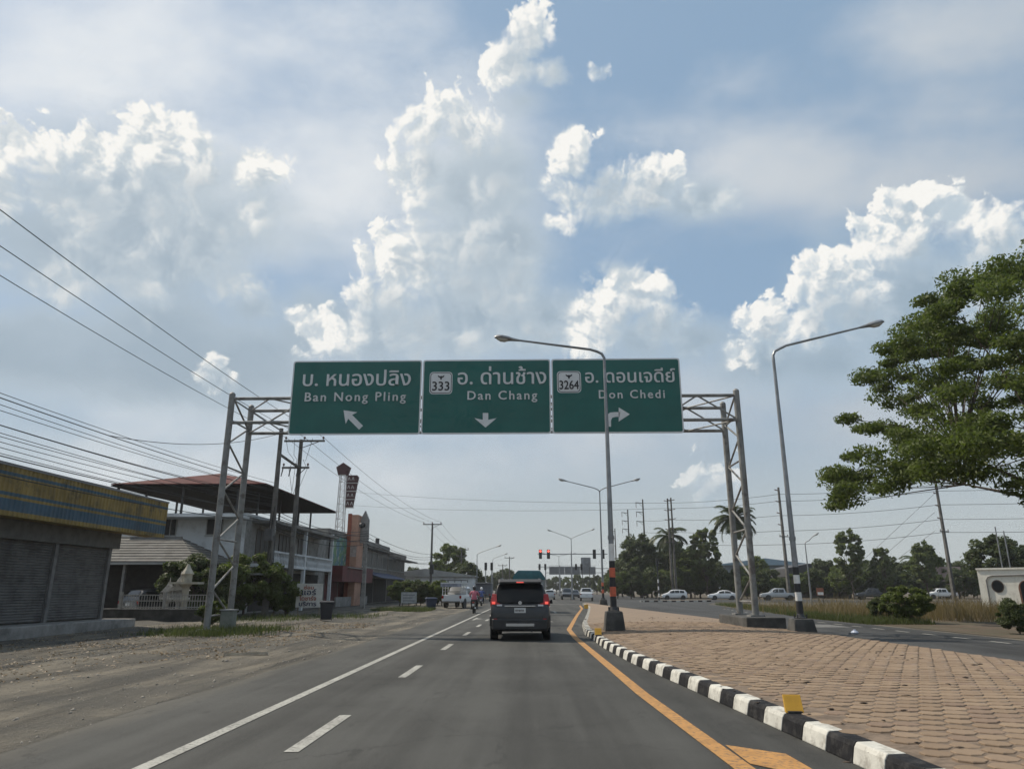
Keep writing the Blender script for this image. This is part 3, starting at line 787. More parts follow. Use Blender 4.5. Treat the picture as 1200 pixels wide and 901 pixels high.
def street_lamp(label, base, h, arms, bands, block, group=None, n=12, s=1.0):
    root = thing('street_lamp', label, 'street lamp', base, 0, group)
    def rad(z): return 0.105 - 0.055 * z / h
    if block:
        wbl, hbl = block
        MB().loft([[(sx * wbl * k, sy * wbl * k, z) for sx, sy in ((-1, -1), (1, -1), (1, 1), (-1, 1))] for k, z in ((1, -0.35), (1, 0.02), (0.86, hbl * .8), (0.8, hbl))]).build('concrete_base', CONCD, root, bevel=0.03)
        for a in range(4):
            c, sn = math.cos(a * math.pi / 2 + .78), math.sin(a * math.pi / 2 + .78)
            MB().tube([(c * .2, sn * .2, hbl - .02), (c * .2, sn * .2, hbl + .13)], 0.022, 6).build('anchor_bolt', DARKM, root)
        MB().lathe([(.19, hbl), (.19, hbl + .03), (.14, hbl + .05), (.11, hbl + .14)], n=12).build('base_flange', DARKM, root, True)
        z = hbl + .04
    else: z = 0.0
    z0 = z
    for bh, bm in bands:
        MB().tube([(0, 0, z), (0, 0, z + bh)], [rad(z) + .004, rad(z + bh) + .004], n).build('painted_band', bm, root, True); z += bh
    MB().tube([(0, 0, z0), (0, 0, h * .5), (0, 0, h - .45 * s)], [rad(z0), rad(h * .5), rad(h)], n).build('pole', POLEM, root, True)
    if arms:
        MB().tube([(0, 0, h * .30), (0, 0, h * .30 + .12)], rad(h * .3) + .02, n).build('pole_collar', POLEM, root, True)
    for sx, L, rise in arms:
        P = [(0, 0, h - .5 * s), (0, 0, h - .28 * s), (sx * .08 * s, 0, h - .12 * s), (sx * .25 * s, 0, h - .03 * s), (sx * .5 * s, 0, h + rise * .12), (sx * L, 0, h + rise)]
        MB().tube(P, [.052, .05, .048, .046, .044, .036], 10).build('arm', POLEM, root, True)
        lamp_head(root, P[-1], (sx, 0, rise / L), s)
    return root
l1 = at_z(720, 738, 0.22); l2 = at_z(940, 739, 0.2)
LH = at_y(703, 411, l1.y).z
street_lamp('single arm street lamp with red and black bands, its arm crossing the signs', (l1.x, l1.y, 0.24), LH - .24, [(-1, 3.05, 0.42)],
            [(.42, BANDK), (.30, BANDR), (.30, BANDK), (.30, BANDR), (.22, BANDK), (.55, BANDW)], (.32, .56))
street_lamp('single arm street lamp with white and black bands, its arm reaching over the opposite road', (l2.x, l2.y, 0.16), LH - .1, [(1, 3.2, 0.75)],
            [(.50, BANDK), (.27, BANDW), (.27, BANDK), (.27, BANDW), (.25, BANDK), (.30, GALV)], (.36, .42))
p = at_z(706, 706.5, 0.2)
p = Vector((6.3, 66.0, 0.2))
street_lamp('double arm street lamp with red bands at the far tip of the paved median', (p.x, p.y, 0.17), 10.2, [(-1, 2.9, 0.7), (1, 2.9, 0.7)],
            [(.5, BANDK), (.3, BANDR), (.3, BANDK), (.3, BANDR)], (.35, .5), n=8)
p = at_y(669.5, 640, 118)
street_lamp('double arm street lamp rising behind the junction signals', (p.x, p.y, 0.0), at_y(669, 630, 118).z, [(-1, 3.0, 1.0), (1, 3.0, 1.1)], [(.5, BANDK), (.4, BANDW)], (.35, .5), n=8)
p = at_y(655, 660, 185)
street_lamp('small double arm street lamp far up the road before the distant gantry', (p.x, p.y, 0.0), at_y(655, 651, 185).z, [(-1, 3.4, 0.5), (1, 3.4, 0.5)], [(.5, BANDK)], None, n=6)
p = at_y(946, 660, 80)
street_lamp('small street lamp beside the dry grass with arm bent to the right', (p.x, p.y, 0.0), at_y(946, 634, 80).z, [(1, .9, 0.5)], [], None, n=8, s=0.9)
p = at_y(559, 660, 110)
street_lamp('street lamp on the left verge with long arm over the road', (p.x, p.y, 0.0), at_y(559, 648, 110).z, [(1, 2.8, 0.9)], [], None, n=6)
p = at_y(577.5, 660, 150)
street_lamp('street lamp farther up the left verge behind the left signals', (p.x, p.y, 0.0), at_y(577.5, 654, 150).z, [(1, 2.2, 0.7)], [], None, n=6)

# reflective marker plates on the kerb
YEL = mat('marker_yellow', (0.50, 0.27, 0.02), 0.5, 0.15, 4.0)
def marker(px, py, z, w, h, label):
    p = at_z(px, py, z)
    o = MB().prism([(-.03, 0), (.03, 0), (.03 + .06, h), (.075, h)], 'x', -w / 2, w / 2)
    r = thing('kerb_marker', label, 'road marker', (p.x, p.y, z - 0.005), R(-6))
    o.build('plate', YEL, r, bevel=0.005)
    MB().box((-w / 2 + .02, -0.055, 0.0), (w / 2 - .02, 0.06, 0.02)).build('foot', DARKM, r)
marker(931, 834, 0.185, 0.19, 0.17, 'large tilted yellow marker plate on the black and white kerb')
marker(701, 744, 0.18, 0.2, 0.2, 'yellow marker plate on the kerb beside the red banded lamp base')
marker(687, 713, 0.18, 0.3, 0.3, 'faded yellow marker plate where the kerb turns away from the road')

# ------------------------------------------------------------------ left side: shuttered shop with yellow fascia
SHUT = mat('grey_shutter', (0.115, 0.112, 0.108), 0.6, 0.15, 1.5, dirt=(0.06, 0.055, 0.05), dirt_amt=0.6, metal=0.2)
YFAS = mat('fascia_yellow', (0.26, 0.185, 0.055), 0.7, 0.22, 1.2, dirt=(0.10, 0.08, 0.045), dirt_amt=0.8)
BFAS = mat('fascia_blue', (0.06, 0.11, 0.155), 0.7, 0.15, 1.2, dirt=(0.06, 0.08, 0.09), dirt_amt=0.5)
WALLG = mat('grey_plaster', (0.22, 0.215, 0.205), 0.9, 0.15, 1.0, dirt=(0.10, 0.095, 0.09), dirt_amt=0.6, bump=0.2)
CORR = mat('old_metal_roof', (0.17, 0.165, 0.155), 0.6, 0.2, 1.0, metal=0.3, dirt=(0.12, 0.08, 0.05), dirt_amt=0.6)
FX, WX = -16.6, -17.7
SHOP = thing('shuttered_shop', 'long closed shop with grey roller shutters under a yellow and blue striped fascia', 'shop', (WX, 20, 0))
def sp(x, y, z): return (x - WX, y - 20, z)
def ribbed(lo, hi, x, y0, y1, pitch, d):
    """sheet facing +x with vertical ribs between heights lo and hi"""
    b = MB(); n = int((y1 - y0) / pitch); pr = []
    for i in range(n + 1):
        y = y0 + (y1 - y0) * i / n
        pr += [(y, 0.0), (y + pitch * .35, 0.0), (y + pitch * .5, d), (y + pitch * .85, d)]
    pr = [(min(y, y1), o) for y, o in pr]
    for a, c in zip(pr, pr[1:]):
        b.quad(sp(x + a[1], a[0], lo), sp(x + c[1], c[0], lo), sp(x + c[1], c[0], hi), sp(x + a[1], a[0], hi))
    return b
fz0, fz1 = 3.72, 5.28
stripes = [(0.0, .10, YFAS), (.10, .34, BFAS), (.34, .40, YFAS), (.40, .47, BFAS), (.47, .80, YFAS), (.80, .87, BFAS), (.87, 1.0, YFAS)]
for a, c, m in stripes:
    ribbed(fz0 + (fz1 - fz0) * a, fz0 + (fz1 - fz0) * c, FX, 9, 32.6, 0.22, 0.035).build('fascia_stripe', m, SHOP)
b = MB(); b.box(sp(FX - .9, 9, fz0 + .03), sp(FX - .02, 32.58, fz1 - .02)); b.build('fascia_box', YFAS, SHOP)
MB().box(sp(FX - .06, 9, fz1 - .02), sp(FX + .05, 32.65, fz1 + .05)).build('fascia_cap', mat('cap_grey', (.2, .2, .2), .5), SHOP)
MB().box(sp(-29, 9, 0.0), sp(WX - .12, 30.4, fz0 + .6)).build('wall', WALLG, SHOP)
MB().box(sp(WX - .12, 9, 3.12), sp(WX + .25, 30.7, fz0 + .2)).build('lintel', mat('lintel_grey', (.13, .128, .12), .8, .2), SHOP)
MB().add([sp(FX - .9, 9, fz1 - .3), sp(FX - .9, 32.4, fz1 - .3), sp(-30, 32.4, fz1 + .5), sp(-30, 9, fz1 + .5), sp(FX - .9, 9, fz1 - .36), sp(FX - .9, 32.4, fz1 - .36), sp(-30, 32.4, fz1 + .44), sp(-30, 9, fz1 + .44)],
         [(0, 1, 2, 3), (7, 6, 5, 4), (0, 4, 5, 1), (1, 5, 6, 2), (2, 6, 7, 3), (3, 7, 4, 0)]).build('roof', CORR, SHOP)
ys_ = [10.0, 14.6, 19.2, 23.0, 26.8, 30.3]
for a, c in zip(ys_, ys_[1:]):
    b = MB(); n = 30; pr = []
    for i in range(n):
        z = 0.36 + (3.12 - 0.36) * i / n; dz = (3.12 - .36) / n
        pr += [(0.0, z), (0.022, z + dz * .3), (0.022, z + dz * .7), (0.0, z + dz * .99)]
    for p, q in zip(pr, pr[1:]):
        b.quad(sp(WX + .02 + p[0], a + .1, p[1]), sp(WX + .02 + p[0], c - .1, p[1]), sp(WX + .02 + q[0], c - .1, q[1]), sp(WX + .02 + q[0], a + .1, q[1]))
    b.build('roller_shutter', SHUT, SHOP)
    MB().box(sp(WX - .02, c - .09, 0.32), sp(WX + .12, c + .09, 3.12)).build('pier', mat('pier_grey', (.16, .155, .15), .8, .2), SHOP)
MB().box(sp(WX - .1, 9, -0.1), sp(FX + 0.1, 31.0, 0.32)).build('step', CONC, SHOP, bevel=0.03)

# ------------------------------------------------------------------ generic building pieces
GLASSD = mat('dark_window_glass', (0.012, 0.014, 0.016), 0.35, spec=0.2)
FRAMEW = mat('window_frame', (0.34, 0.34, 0.33), 0.6, 0.1)
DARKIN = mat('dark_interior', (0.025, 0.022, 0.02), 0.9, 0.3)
def window(parent, M, w, h, bars=1, frame=FRAMEW, depth=.05, glass=GLASSD):
    """window in the plane z (up) / x (right) facing -y of matrix M, origin at its lower left"""
    f = MB(); t = .06
    f.box((-t, -depth, -t), (w + t, .02, 0), M); f.box((-t, -depth, h), (w + t, .02, h + t), M); f.box((-t, -depth, 0), (0, .02, h), M); f.box((w, -depth, 0), (w + t, .02, h), M)
    for i in range(bars): x = w * (i + 1) / (bars + 1); f.box((x - .025, -depth * .7, 0), (x + .025, .015, h), M)
    wi = f.build('window', frame, parent)
    MB().box((0.003, -.012, 0.003), (w - .003, .018, h - .003), M).build('pane', glass, wi)
    MB().box((-.1, -.12, -t - .05), (w + .1, .0, -t - .003), M).build('sill', frame, wi)
FRONT = lambda x, y, z: Matrix.Translation((x, y, z))                          # facing -y
ROADL = lambda x, y, z: Matrix.Translation((x, y, z)) @ Matrix.Rotation(R(90), 4, 'Z')   # left-hand building, facing +x

# white two-storey house with open roof terrace
WHITEW = mat('white_plaster', (0.60, 0.62, 0.63), 0.85, 0.07, 0.6, dirt=(0.26, 0.26, 0.25), dirt_amt=0.55, dirt_scale=0.7)
REDROOF = mat('red_metal_roof', (0.085, 0.020, 0.018), 0.85, 0.2, 0.8, spec=0.2, dirt=(0.05, 0.02, 0.018), dirt_amt=0.5)
hx0, hx1, hy0, hy1 = -27.0, -18.6, 47.0, 66.0
HOUSE = thing('white_house', 'white two storey house with dark red hipped roof over an open terrace', 'house', (hx1, hy0, 0))
hp = lambda x, y, z: (x - hx1, y - hy0, z)
HM = Matrix.Translation((-hx1, -hy0, 0))
MB().box(hp(hx0, hy0, 0), hp(hx1, hy1, 6.1)).build('wall', WHITEW, HOUSE)
MB().box(hp(hx0 - .1, hy0 - .1, 6.1), hp(hx1 + .12, hy1 + .05, 6.3)).build('cornice', WHITEW, HOUSE)
for px0, px1, py0, py1 in ((192, 208, 605, 627), (242, 262, 605, 626)):
    a, c = at_y(px0, py1, hy0), at_y(px1, py0, hy0)
    window(HOUSE, HM @ FRONT(a.x, hy0, a.z), c.x - a.x, c.z - a.z, 1, FRAMEW)
for z in (2.9,):
    b = MB(); b.box(hp(hx0, hy0 - .06, z), hp(hx1 + .06, hy0 - .003, z + .18)); b.build('string_course', WHITEW, HOUSE)
# roof: hipped sheet on posts
ez, rz_ = 8.02, 9.55
e = [(-27.0, 45.4), (-16.9, 45.4), (-16.9, 62.5), (-27.0, 62.5)]
ridge = [(-22.4, 51.0), (-22.4, 57.0)]
b = MB()
E = [Vector(hp(x, y, ez)) for i, (x, y) in enumerate(e)]; Rg = [Vector(hp(x, y, rz_)) for x, y in ridge]
def roof_panel(A, Bq, C, D=None, rib=0.5):
    bb = MB(); pts = [A, Bq, C] + ([D] if D else [])
    nrm = (Bq - A).cross(C - A).normalized(); nrm = nrm if nrm.z > 0 else -nrm
    bb.loft([[p - nrm * 0.06 for p in pts], [p for p in pts]]); return bb
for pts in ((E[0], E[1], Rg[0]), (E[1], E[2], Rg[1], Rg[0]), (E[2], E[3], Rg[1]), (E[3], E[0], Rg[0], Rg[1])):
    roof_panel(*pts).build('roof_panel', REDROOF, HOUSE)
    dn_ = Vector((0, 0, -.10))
    roof_panel(*[p + dn_ for p in pts]).build('roof_shade_sheet', mat('underside_shade', (.012, .011, .011), .9, .2, spec=.1), HOUSE)  # near-black sheet added below the panels, underside shade put into its colour
b = MB()
for i in range(21):                                                     # purlins show from below
    y = 45.8 + i * .8
    b.bar(hp(-17.0, y, ez - .16), hp(-22.4, y, ez - .16), .05, .08)
b.build('rafter', mat('rafter_dark', (.05, .045, .045), .7), HOUSE)
for x in (-18.9, -22.5, -26.8):
    for y in (46.0, 49.5, 54, 58.5, 61.8):
        if x == -22.5 and y != 46.0: continue
        MB().box(hp(x - .06, y - .06, 6.1 if y > 47 else 6.0), hp(x + .06, y + .06, ez - .05)).build('roof_post', DARKM, HOUSE)
b = MB(); b.box(hp(-27, 45.2, 5.9), hp(-18.4, 47, 6.08)); b.build('terrace_slab', WHITEW, HOUSE)
FRONTM = mat('shade_greyed_front', (.26, .255, .24), .9, .2, .8, dirt=(.12, .11, .10), dirt_amt=.7)  # shade of the road front put into a greyer colour, plus weathering
MB().box(hp(hx1, hy0 + .05, 0), hp(hx1 + .02, hy1, 6.09)).build('front_shade_panel', FRONTM, HOUSE)  # thin panel added over the white wall to carry that shade
# balcony on the road side, first floor
b = MB(); b.box(hp(hx1 + .003, 48.2, 2.95), hp(hx1 + 1.5, 63, 3.15)); b.build('balcony_slab', WHITEW, HOUSE)
for y in np.arange(48.3, 63, .32):
    MB().lathe([(.05, 0), (.05, .1), (.085, .3), (.04, .5), (.05, .72)], hp(hx1 + 1.4, y, 3.15), 6).build('baluster', WHITEW, HOUSE)
MB().box(hp(hx1 + 1.3, 48.2, 3.87), hp(hx1 + 1.5, 63, 3.99)).build('balcony_rail', WHITEW, HOUSE)
for y in (49, 53.5, 58): window(HOUSE, HM @ ROADL(hx1 + .025, y, 3.3), 2.4, 2.1, 2, mat('brown_frame', (.09, .07, .06), .7))
for y in (48.2, 55.4, 62.9):
    MB().box(hp(hx1 + 1.28, y - .12, 0), hp(hx1 + 1.52, y + .12, 6.1)).build('balcony_column', WHITEW, HOUSE)
MB().box(hp(hx1 + .003, 48, 5.75), hp(hx1 + 1.7, 64, 5.95)).build('balcony_canopy', CORR, HOUSE)
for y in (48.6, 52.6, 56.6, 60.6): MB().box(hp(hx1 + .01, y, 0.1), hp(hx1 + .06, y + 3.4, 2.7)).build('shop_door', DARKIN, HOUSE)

# ------------------------------------------------------------------ row of shophouses beyond
ROWM = mat('weathered_plaster', (0.20, 0.19, 0.175), 0.9, 0.2, 0.7, dirt=(0.10, 0.09, 0.08), dirt_amt=0.7)
REDW = mat('shop_red', (0.105, 0.02, 0.022), 0.7, 0.2, 1.0)
ORNG = mat('faded_orange_render', (0.42, 0.235, 0.165), 0.85, 0.1, 0.8, dirt=(0.22, 0.13, 0.10), dirt_amt=0.5)
BLUEA = mat('blue_awning', (0.03, 0.045, 0.10), 0.7, 0.2, 1.5)
AWN = mat('metal_awning', (0.30, 0.30, 0.29), 0.5, 0.15, 1.0, metal=0.3)
def shophouse(y0, y1, h, label, wall, shop, x=-18.6, ground='shut', n_win=3, parapet=.5):
    s = thing('shophouse', label, 'shophouse', (x, y0, 0))
    q = lambda X, Y, Z: (X - x, Y - y0, Z); Mq = Matrix.Translation((-x, -y0, 0))
    MB().box(q(x - 9, y0, 0), q(x, y1 - .004, h)).build('wall', wall, s)
    MB().box(q(x - 9.2, y0 - .002, h), q(x + .25, y1 - .002, h + parapet)).build('parapet', wall, s, bevel=.03)
    w = (y1 - y0 - .8) / n_win
    for i in range(n_win): window(s, Mq @ ROADL(x, y0 + .4 + i * w + .25, 4.0), w - .5, 1.7, 2, FRAMEW)
    m = 2
    for i in range(m):
        a = y0 + .3 + i * (y1 - y0 - .3) / m; c = y0 + (i + 1) * (y1 - y0 - .3) / m
        MB().box(q(x - .02, a, .08), q(x + .04, c - .1, 2.8)).build('shop_front', shop, s)
    MB().box(q(x, y0, 2.95), q(x + .28, y1 - .01, 3.5)).build('name_board', wall if ground == 'shut' else shop, s)
    return s, q, Mq
s1, q, Mq = shophouse(66.1, 76.0, 6.4, 'two storey shophouse with red frontage below and a green and blue banner above', ROWM, REDW)
MB().box(q(-18.32, 66.3, 2.2), q(-17.0, 79, 3.6)).build('red_awning', REDW, s1)
MB().box(q(-17.6, 66.3, 0.0), q(-17.45, 79, 0.85)).build('dwarf_wall', WALLG, s1)
BAN = bpy.data.materials.new('printed_banner'); BAN.use_nodes = True
t = NT(BAN.node_tree); tcb = t.n('ShaderNodeTexCoord').outputs['Object']
cban = t.mix(t.ss(t.noise(tcb, .9, 3, .5), .42, .58), (.05, .16, .22), (.10, .22, .10)); cban = t.mix(t.ss(t.noise(tcb, 2.4, 2, .5), .55, .66), cban, (.34, .36, .36))
t.put(BAN.node_tree.nodes['Principled BSDF'].inputs['Base Color'], cban)
MB().box(q(-18.3, 66.9, 3.6), q(-18.2, 73.6, 6.3)).build('banner', BAN, s1)
MB().box(q(-18.5, 68, 3.45), q(-16.8, 74, 3.52)).build('metal_awning', AWN, s1)
PIL = thing('advertising_pylon', 'faded orange rendered pylon with a pointed grey fin beside the shophouses', 'pylon', (-17.3, 72, 0))
MB().box((-.9, 0, 0), (.1, 2.6, 8.7)).build('shaft', ORNG, PIL, bevel=.03)
MB().box((-.95, -.05, 0), (-.55, -.003, 8.8)).build('edge_strip', mat('rust_red', (.25, .07, .04), .8, .2), PIL)
MB().prism([(0.12, 6.0), (.9, 6.0), (.9, 8.3), (.5, 9.2), (.12, 8.4)], 'y', 1.0, 1.5).build('fin', mat('fin_grey', (.24, .23, .22), .8, .15), PIL)
MB().box((-.88, -.012, 4.6), (.08, -.006, 5.6)).build('faded_board', mat('faded_print', (.35, .28, .25), .8, .3, 2.0), PIL)
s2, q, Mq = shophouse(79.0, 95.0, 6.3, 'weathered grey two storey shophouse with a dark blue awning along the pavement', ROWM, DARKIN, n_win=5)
MB().add([q(-18.3, 79.2, 3.45), q(-18.3, 94.8, 3.45), q(-16.0, 94.8, 2.75), q(-16.0, 79.2, 2.75), q(-18.3, 79.2, 3.40), q(-18.3, 94.8, 3.40), q(-16.0, 94.8, 2.70), q(-16.0, 79.2, 2.70)],
         [(0, 1, 2, 3), (7, 6, 5, 4), (0, 4, 5, 1), (1, 5, 6, 2), (2, 6, 7, 3), (3, 7, 4, 0)]).build('blue_awning', BLUEA, s2)
MB().box(q(-17.6, 79.2, 5.9), q(-18.5, 94.9, 6.0)).build('roof_edge', CORR, s2)
MB().tube([q(-19, 90, 6.7), q(-19, 90, 7.6)], .25, 8).build('water_tank', DARKM, s2, True)
s3, q, Mq = shophouse(95.1, 108.0, 5.8, 'farther brown two storey shophouse at the end of the row', mat('brown_plaster', (.17, .15, .13), .9, .2, .8), DARKIN, n_win=4)
MB().box(q(-18.3, 95.3, 5.3), q(-16.9, 109.5, 5.42)).build('canopy', CORR, s3)

# sign tower standing on the roofs
TWR = thing('lattice_sign_tower', 'white lattice mast topped by a dark pentagon with four stacked maroon panels', 'sign tower', (-20.2, 76.5, 5.5))
MAROON = mat('maroon_panel', (0.055, 0.016, 0.018), 0.6, 0.2, 2.0)
TW = mat('tower_white', (.50, .50, .49), .6, .1)
zt_ = at_y(392, 557, 76.5).z - 5.5; ww = .42
for sx in (-1, 1):
    for sy in (-1, 1): MB().tube([(sx * ww, sy * ww, 0), (sx * ww * .7, sy * ww * .7, zt_)], .055, 6).build('tower_leg', TW, TWR)
n = 10
for i in range(n):
    k0, k1 = 1 - .3 * i / n, 1 - .3 * (i + 1) / n; a, c = zt_ * i / n, zt_ * (i + 1) / n
    for sy in (-1, 1):
        MB().bar((-ww * k0, sy * ww * k0, a), (ww * k1, sy * ww * k1, c), .05, .05).build('lattice_brace', TW, TWR)
    MB().bar((-ww * k1, -ww * k1, c), (ww * k1, -ww * k1, c), .06, .06).build('lattice_rung', TW, TWR)
MB().prism([(-.5, zt_), (.5, zt_), (.75, zt_ + .85), (0, zt_ + 1.35), (-.75, zt_ + .85)], 'y', -.3, .3).build('pentagon_top', MAROON, TWR)
for i in range(4):
    a = at_y(400, 557 + 9.6 * i, 76.5).z - 5.5; c = at_y(400, 565.3 + 9.6 * i, 76.5).z - 5.5
    x0, x1 = .48, 1.72 - .12 * i
    pts = [(x0, c), (x1 - .10, c), (x1, a - .22 if i == 0 else a), (x1 - .18 if i == 0 else x1, a), (x0, a)]
    pl = MB().prism(pts, 'y', -.15, .15).build('maroon_panel', MAROON, TWR)
    b = MB()
    for k in range(2):
        xm = x0 + .22 + k * .42; zm = (a + c) / 2
        b.bar((xm - .12, -.16, zm - .18), (xm, -.16, zm + .18), .03, .05); b.bar((xm, -.16, zm + .18), (xm + .12, -.16, zm - .18), .03, .05)
    b.build('panel_mark', TW, pl)
    MB().box((x0 - .1, -.1, c - .10), (x1, .1, c - .02)).build('panel_bracket', TW, TWR)

# small house with grey tiled roof, between shop and white house
TILE = mat('grey_roof_tile', (0.105, 0.10, 0.092), 0.85, 0.25, 1.5, dirt=(0.08, 0.075, 0.065), dirt_amt=0.6)
SH = thing('tiled_house', 'low house with grey tiled hipped roof half hidden behind the shuttered shop', 'house', (-23, 41, 0))
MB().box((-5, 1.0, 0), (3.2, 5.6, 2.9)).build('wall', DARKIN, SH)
for i in range(9):
    k0, k1 = i / 9, (i + 1) / 9
    z0, z1 = 3.0 + 1.5 * k0, 3.0 + 1.5 * k1
    xr0, xr1 = 4.2 - 2.6 * k0, 4.2 - 2.6 * k1; yf0, yf1 = 0.0 + 3.2 * k0, 0.0 + 3.2 * k1
    b = MB()
    b.loft([[(-6, yf0 - .04, z0 - .05), (xr0 + .04, yf0 - .04, z0 - .05), (xr0 + .04, 6.6 - yf0 + .04, z0 - .05), (-6, 6.6 - yf0 + .04, z0 - .05)], [(-6, yf0 - .04, z0 + .03), (xr0 + .04, yf0 - .04, z0 + .03), (xr0 + .04, 6.6 - yf0 + .04, z0 + .03), (-6, 6.6 - yf0 + .04, z0 + .03)], [(-6, yf1, z1), (xr1, yf1, z1), (xr1, 6.6 - yf1, z1), (-6, 6.6 - yf1, z1)]])
    b.build('tile_course', TILE, SH)
MB().tube([(1.6, 3.3, 4.52), (-6, 3.3, 4.52)], .1, 8).build('ridge_tile', TILE, SH, True)
MB().box((-5.8, -.06, 2.84), (4.2, .02, 2.96)).build('eave_board', AWN, SH)
for x in (-3, 0, 3.6): MB().box((x - .07, .2, 0), (x + .07, .34, 2.86)).build('porch_post', WALLG, SH)
MB().box((3.2, 1.0, 2.3), (7.5, 4, 2.38)).build('lean_to_roof', AWN, SH)

# yard wall, railing and spirit houses
YW = thing('yard_wall', 'low stained concrete yard wall in front of the spirit houses', 'wall', (-18.5, 36.7, 0))
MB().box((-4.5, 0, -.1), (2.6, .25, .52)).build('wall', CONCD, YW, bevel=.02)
MB().box((-4.5, -.03, .523), (2.6, .28, .58)).build('coping', CONC, YW)
RAILM = mat('dull_white_railing', (.30, .29, .27), .7, .15, 3.0)
RL = thing('white_railing', 'white ornamental railing standing on the yard wall', 'railing', (-18.5, 36.85, .583))
for i in range(34): MB().tube([(-1.9 + i * .135, 0, 0), (-1.9 + i * .135, 0, .62)], .016, 5).build('baluster', RAILM, RL)
for z in (.06, .36, .64): MB().box((-2, -.02, z - .02), (2.6, .02, z + .02)).build('rail', RAILM, RL)
for x in (-2, .2, 2.6): MB().box((x - .06, -.06, 0), (x + .06, .06, .78)).build('post', RAILM, RL)
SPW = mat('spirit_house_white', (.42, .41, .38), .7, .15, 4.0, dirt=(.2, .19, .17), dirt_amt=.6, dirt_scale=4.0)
def spirit_house(x, y, label, s=1.0, big=True):
    r = thing('spirit_house', label, 'spirit house', (x, y, 0))
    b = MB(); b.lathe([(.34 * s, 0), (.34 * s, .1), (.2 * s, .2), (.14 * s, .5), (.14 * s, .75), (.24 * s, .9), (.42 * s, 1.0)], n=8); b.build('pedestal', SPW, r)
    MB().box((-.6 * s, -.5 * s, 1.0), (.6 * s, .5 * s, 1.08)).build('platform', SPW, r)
    for sx in (-1, 1):
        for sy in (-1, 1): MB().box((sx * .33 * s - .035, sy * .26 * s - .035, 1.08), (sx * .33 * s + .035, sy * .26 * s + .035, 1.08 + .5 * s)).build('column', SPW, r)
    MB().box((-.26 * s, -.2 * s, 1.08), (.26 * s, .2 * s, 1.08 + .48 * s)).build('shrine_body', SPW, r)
    z = 1.08 + .5 * s
    for k, (w_, h_) in enumerate(((.62, .42), (.46, .42), (.3, .4))):
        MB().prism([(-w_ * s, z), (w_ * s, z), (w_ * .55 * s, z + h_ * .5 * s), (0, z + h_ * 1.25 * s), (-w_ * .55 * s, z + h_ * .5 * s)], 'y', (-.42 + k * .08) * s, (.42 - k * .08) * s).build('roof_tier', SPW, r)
        z += .2 * s
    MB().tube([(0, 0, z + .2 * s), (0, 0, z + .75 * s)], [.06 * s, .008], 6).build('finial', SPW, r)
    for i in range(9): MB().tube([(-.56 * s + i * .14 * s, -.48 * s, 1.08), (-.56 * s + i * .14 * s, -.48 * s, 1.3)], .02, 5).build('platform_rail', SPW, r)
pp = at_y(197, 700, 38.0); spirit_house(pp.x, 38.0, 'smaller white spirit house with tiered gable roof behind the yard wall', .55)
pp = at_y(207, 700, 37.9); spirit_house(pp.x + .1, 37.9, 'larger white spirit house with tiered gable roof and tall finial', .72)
pp = at_y(216.5, 700, 37.7)
r = thing('shrine_pillar', 'ornate cream pillar shrine with flat canopy beside the spirit houses', 'shrine', (pp.x, 37.7, 0))
CREAM = mat('cream_stone', (.40, .37, .30), .85, .2, 3.0, bump=.3)
MB().lathe([(.3, 0), (.3, .2), (.18, .35), (.16, .9), (.22, 1.0), (.17, 1.1), (.17, 1.6), (.3, 1.75)], n=10).build('pillar', CREAM, r, True)
MB().box((-.75, -.4, 1.75), (.75, .4, 1.85)).build('canopy', CREAM, r)
MB().lathe([(.26, 1.85), (.26, 2.2), (.34, 2.25), (.18, 2.5), (.05, 2.75)], n=8).build('top_shrine', CREAM, r)

# utility poles on the left with crossarms
POLEC = mat('pole_concrete', (0.125, 0.118, 0.108), 0.9, 0.2, 1.5, dirt=(0.05, 0.045, 0.04), dirt_amt=0.6)
INSUL = mat('brown_insulator', (0.10, 0.05, 0.035), 0.3, 0.1)
def tapered(root, h, w0, w1, name='pole', m=POLEC):
    MB().loft([[(sx * w0, sy * w0, -.3) for sx, sy in ((-1, -1), (1, -1), (1, 1), (-1, 1))], [(sx * w1, sy * w1, h) for sx, sy in ((-1, -1), (1, -1), (1, 1), (-1, 1))]]).build(name, m, root, bevel=.02)
def insulator(root, p, m=INSUL):
    MB().lathe([(.02, 0), (.02, .06), (.07, .08), (.06, .13), (.075, .15), (.06, .20), (.03, .24)], p, 8).build('insulator', m, root, True)
def util_pole(label, base, h, arms, group=None, w=.16, rz=0):
    r = thing('utility_pole', label, 'utility pole', base, rz, group)
    tapered(r, h, w, w * .62)
    for (z, half, ys_off, ins) in arms:
        MB().box((-half + ys_off, -.16, z - .06), (half + ys_off, -.05, z + .06)).build('crossarm', POLEC, r)
        for i in range(ins):
            insulator(r, (-half + ys_off + .1 + (2 * half - .2) * i / max(1, ins - 1), -.105, z + .06))
        MB().bar((0, -.1, z - .5), (half * .7 + ys_off, -.1, z - .06), .04, .04).build('arm_brace', DARKM, r)
    return r
pa = at_y(312, 700, 43); hA = at_y(324, 502, 43).z
pb = at_y(338, 700, 46.5); hB = at_y(347, 515, 46.5).z
A_ = util_pole('dark concrete utility pole wrapped in cables beside the left gantry posts', (pa.x, 43, 0), hA, [])
B_ = util_pole('utility pole with wide crossarm and cutouts rising below the Ban Nong Pling sign', (pb.x, 46.5, 0), hB, [(hB - .12, 1.35, .25, 3), (hB - 1.9, .9, -.2, 3)])
for i in range(3):
    MB().tube([(-1.0 + i * .5, -.2, hB - 2.0), (-1.05 + i * .5, -.3, hB - 2.5)], [.045, .03], 6).build('fuse_cutout', DARKM, B_)
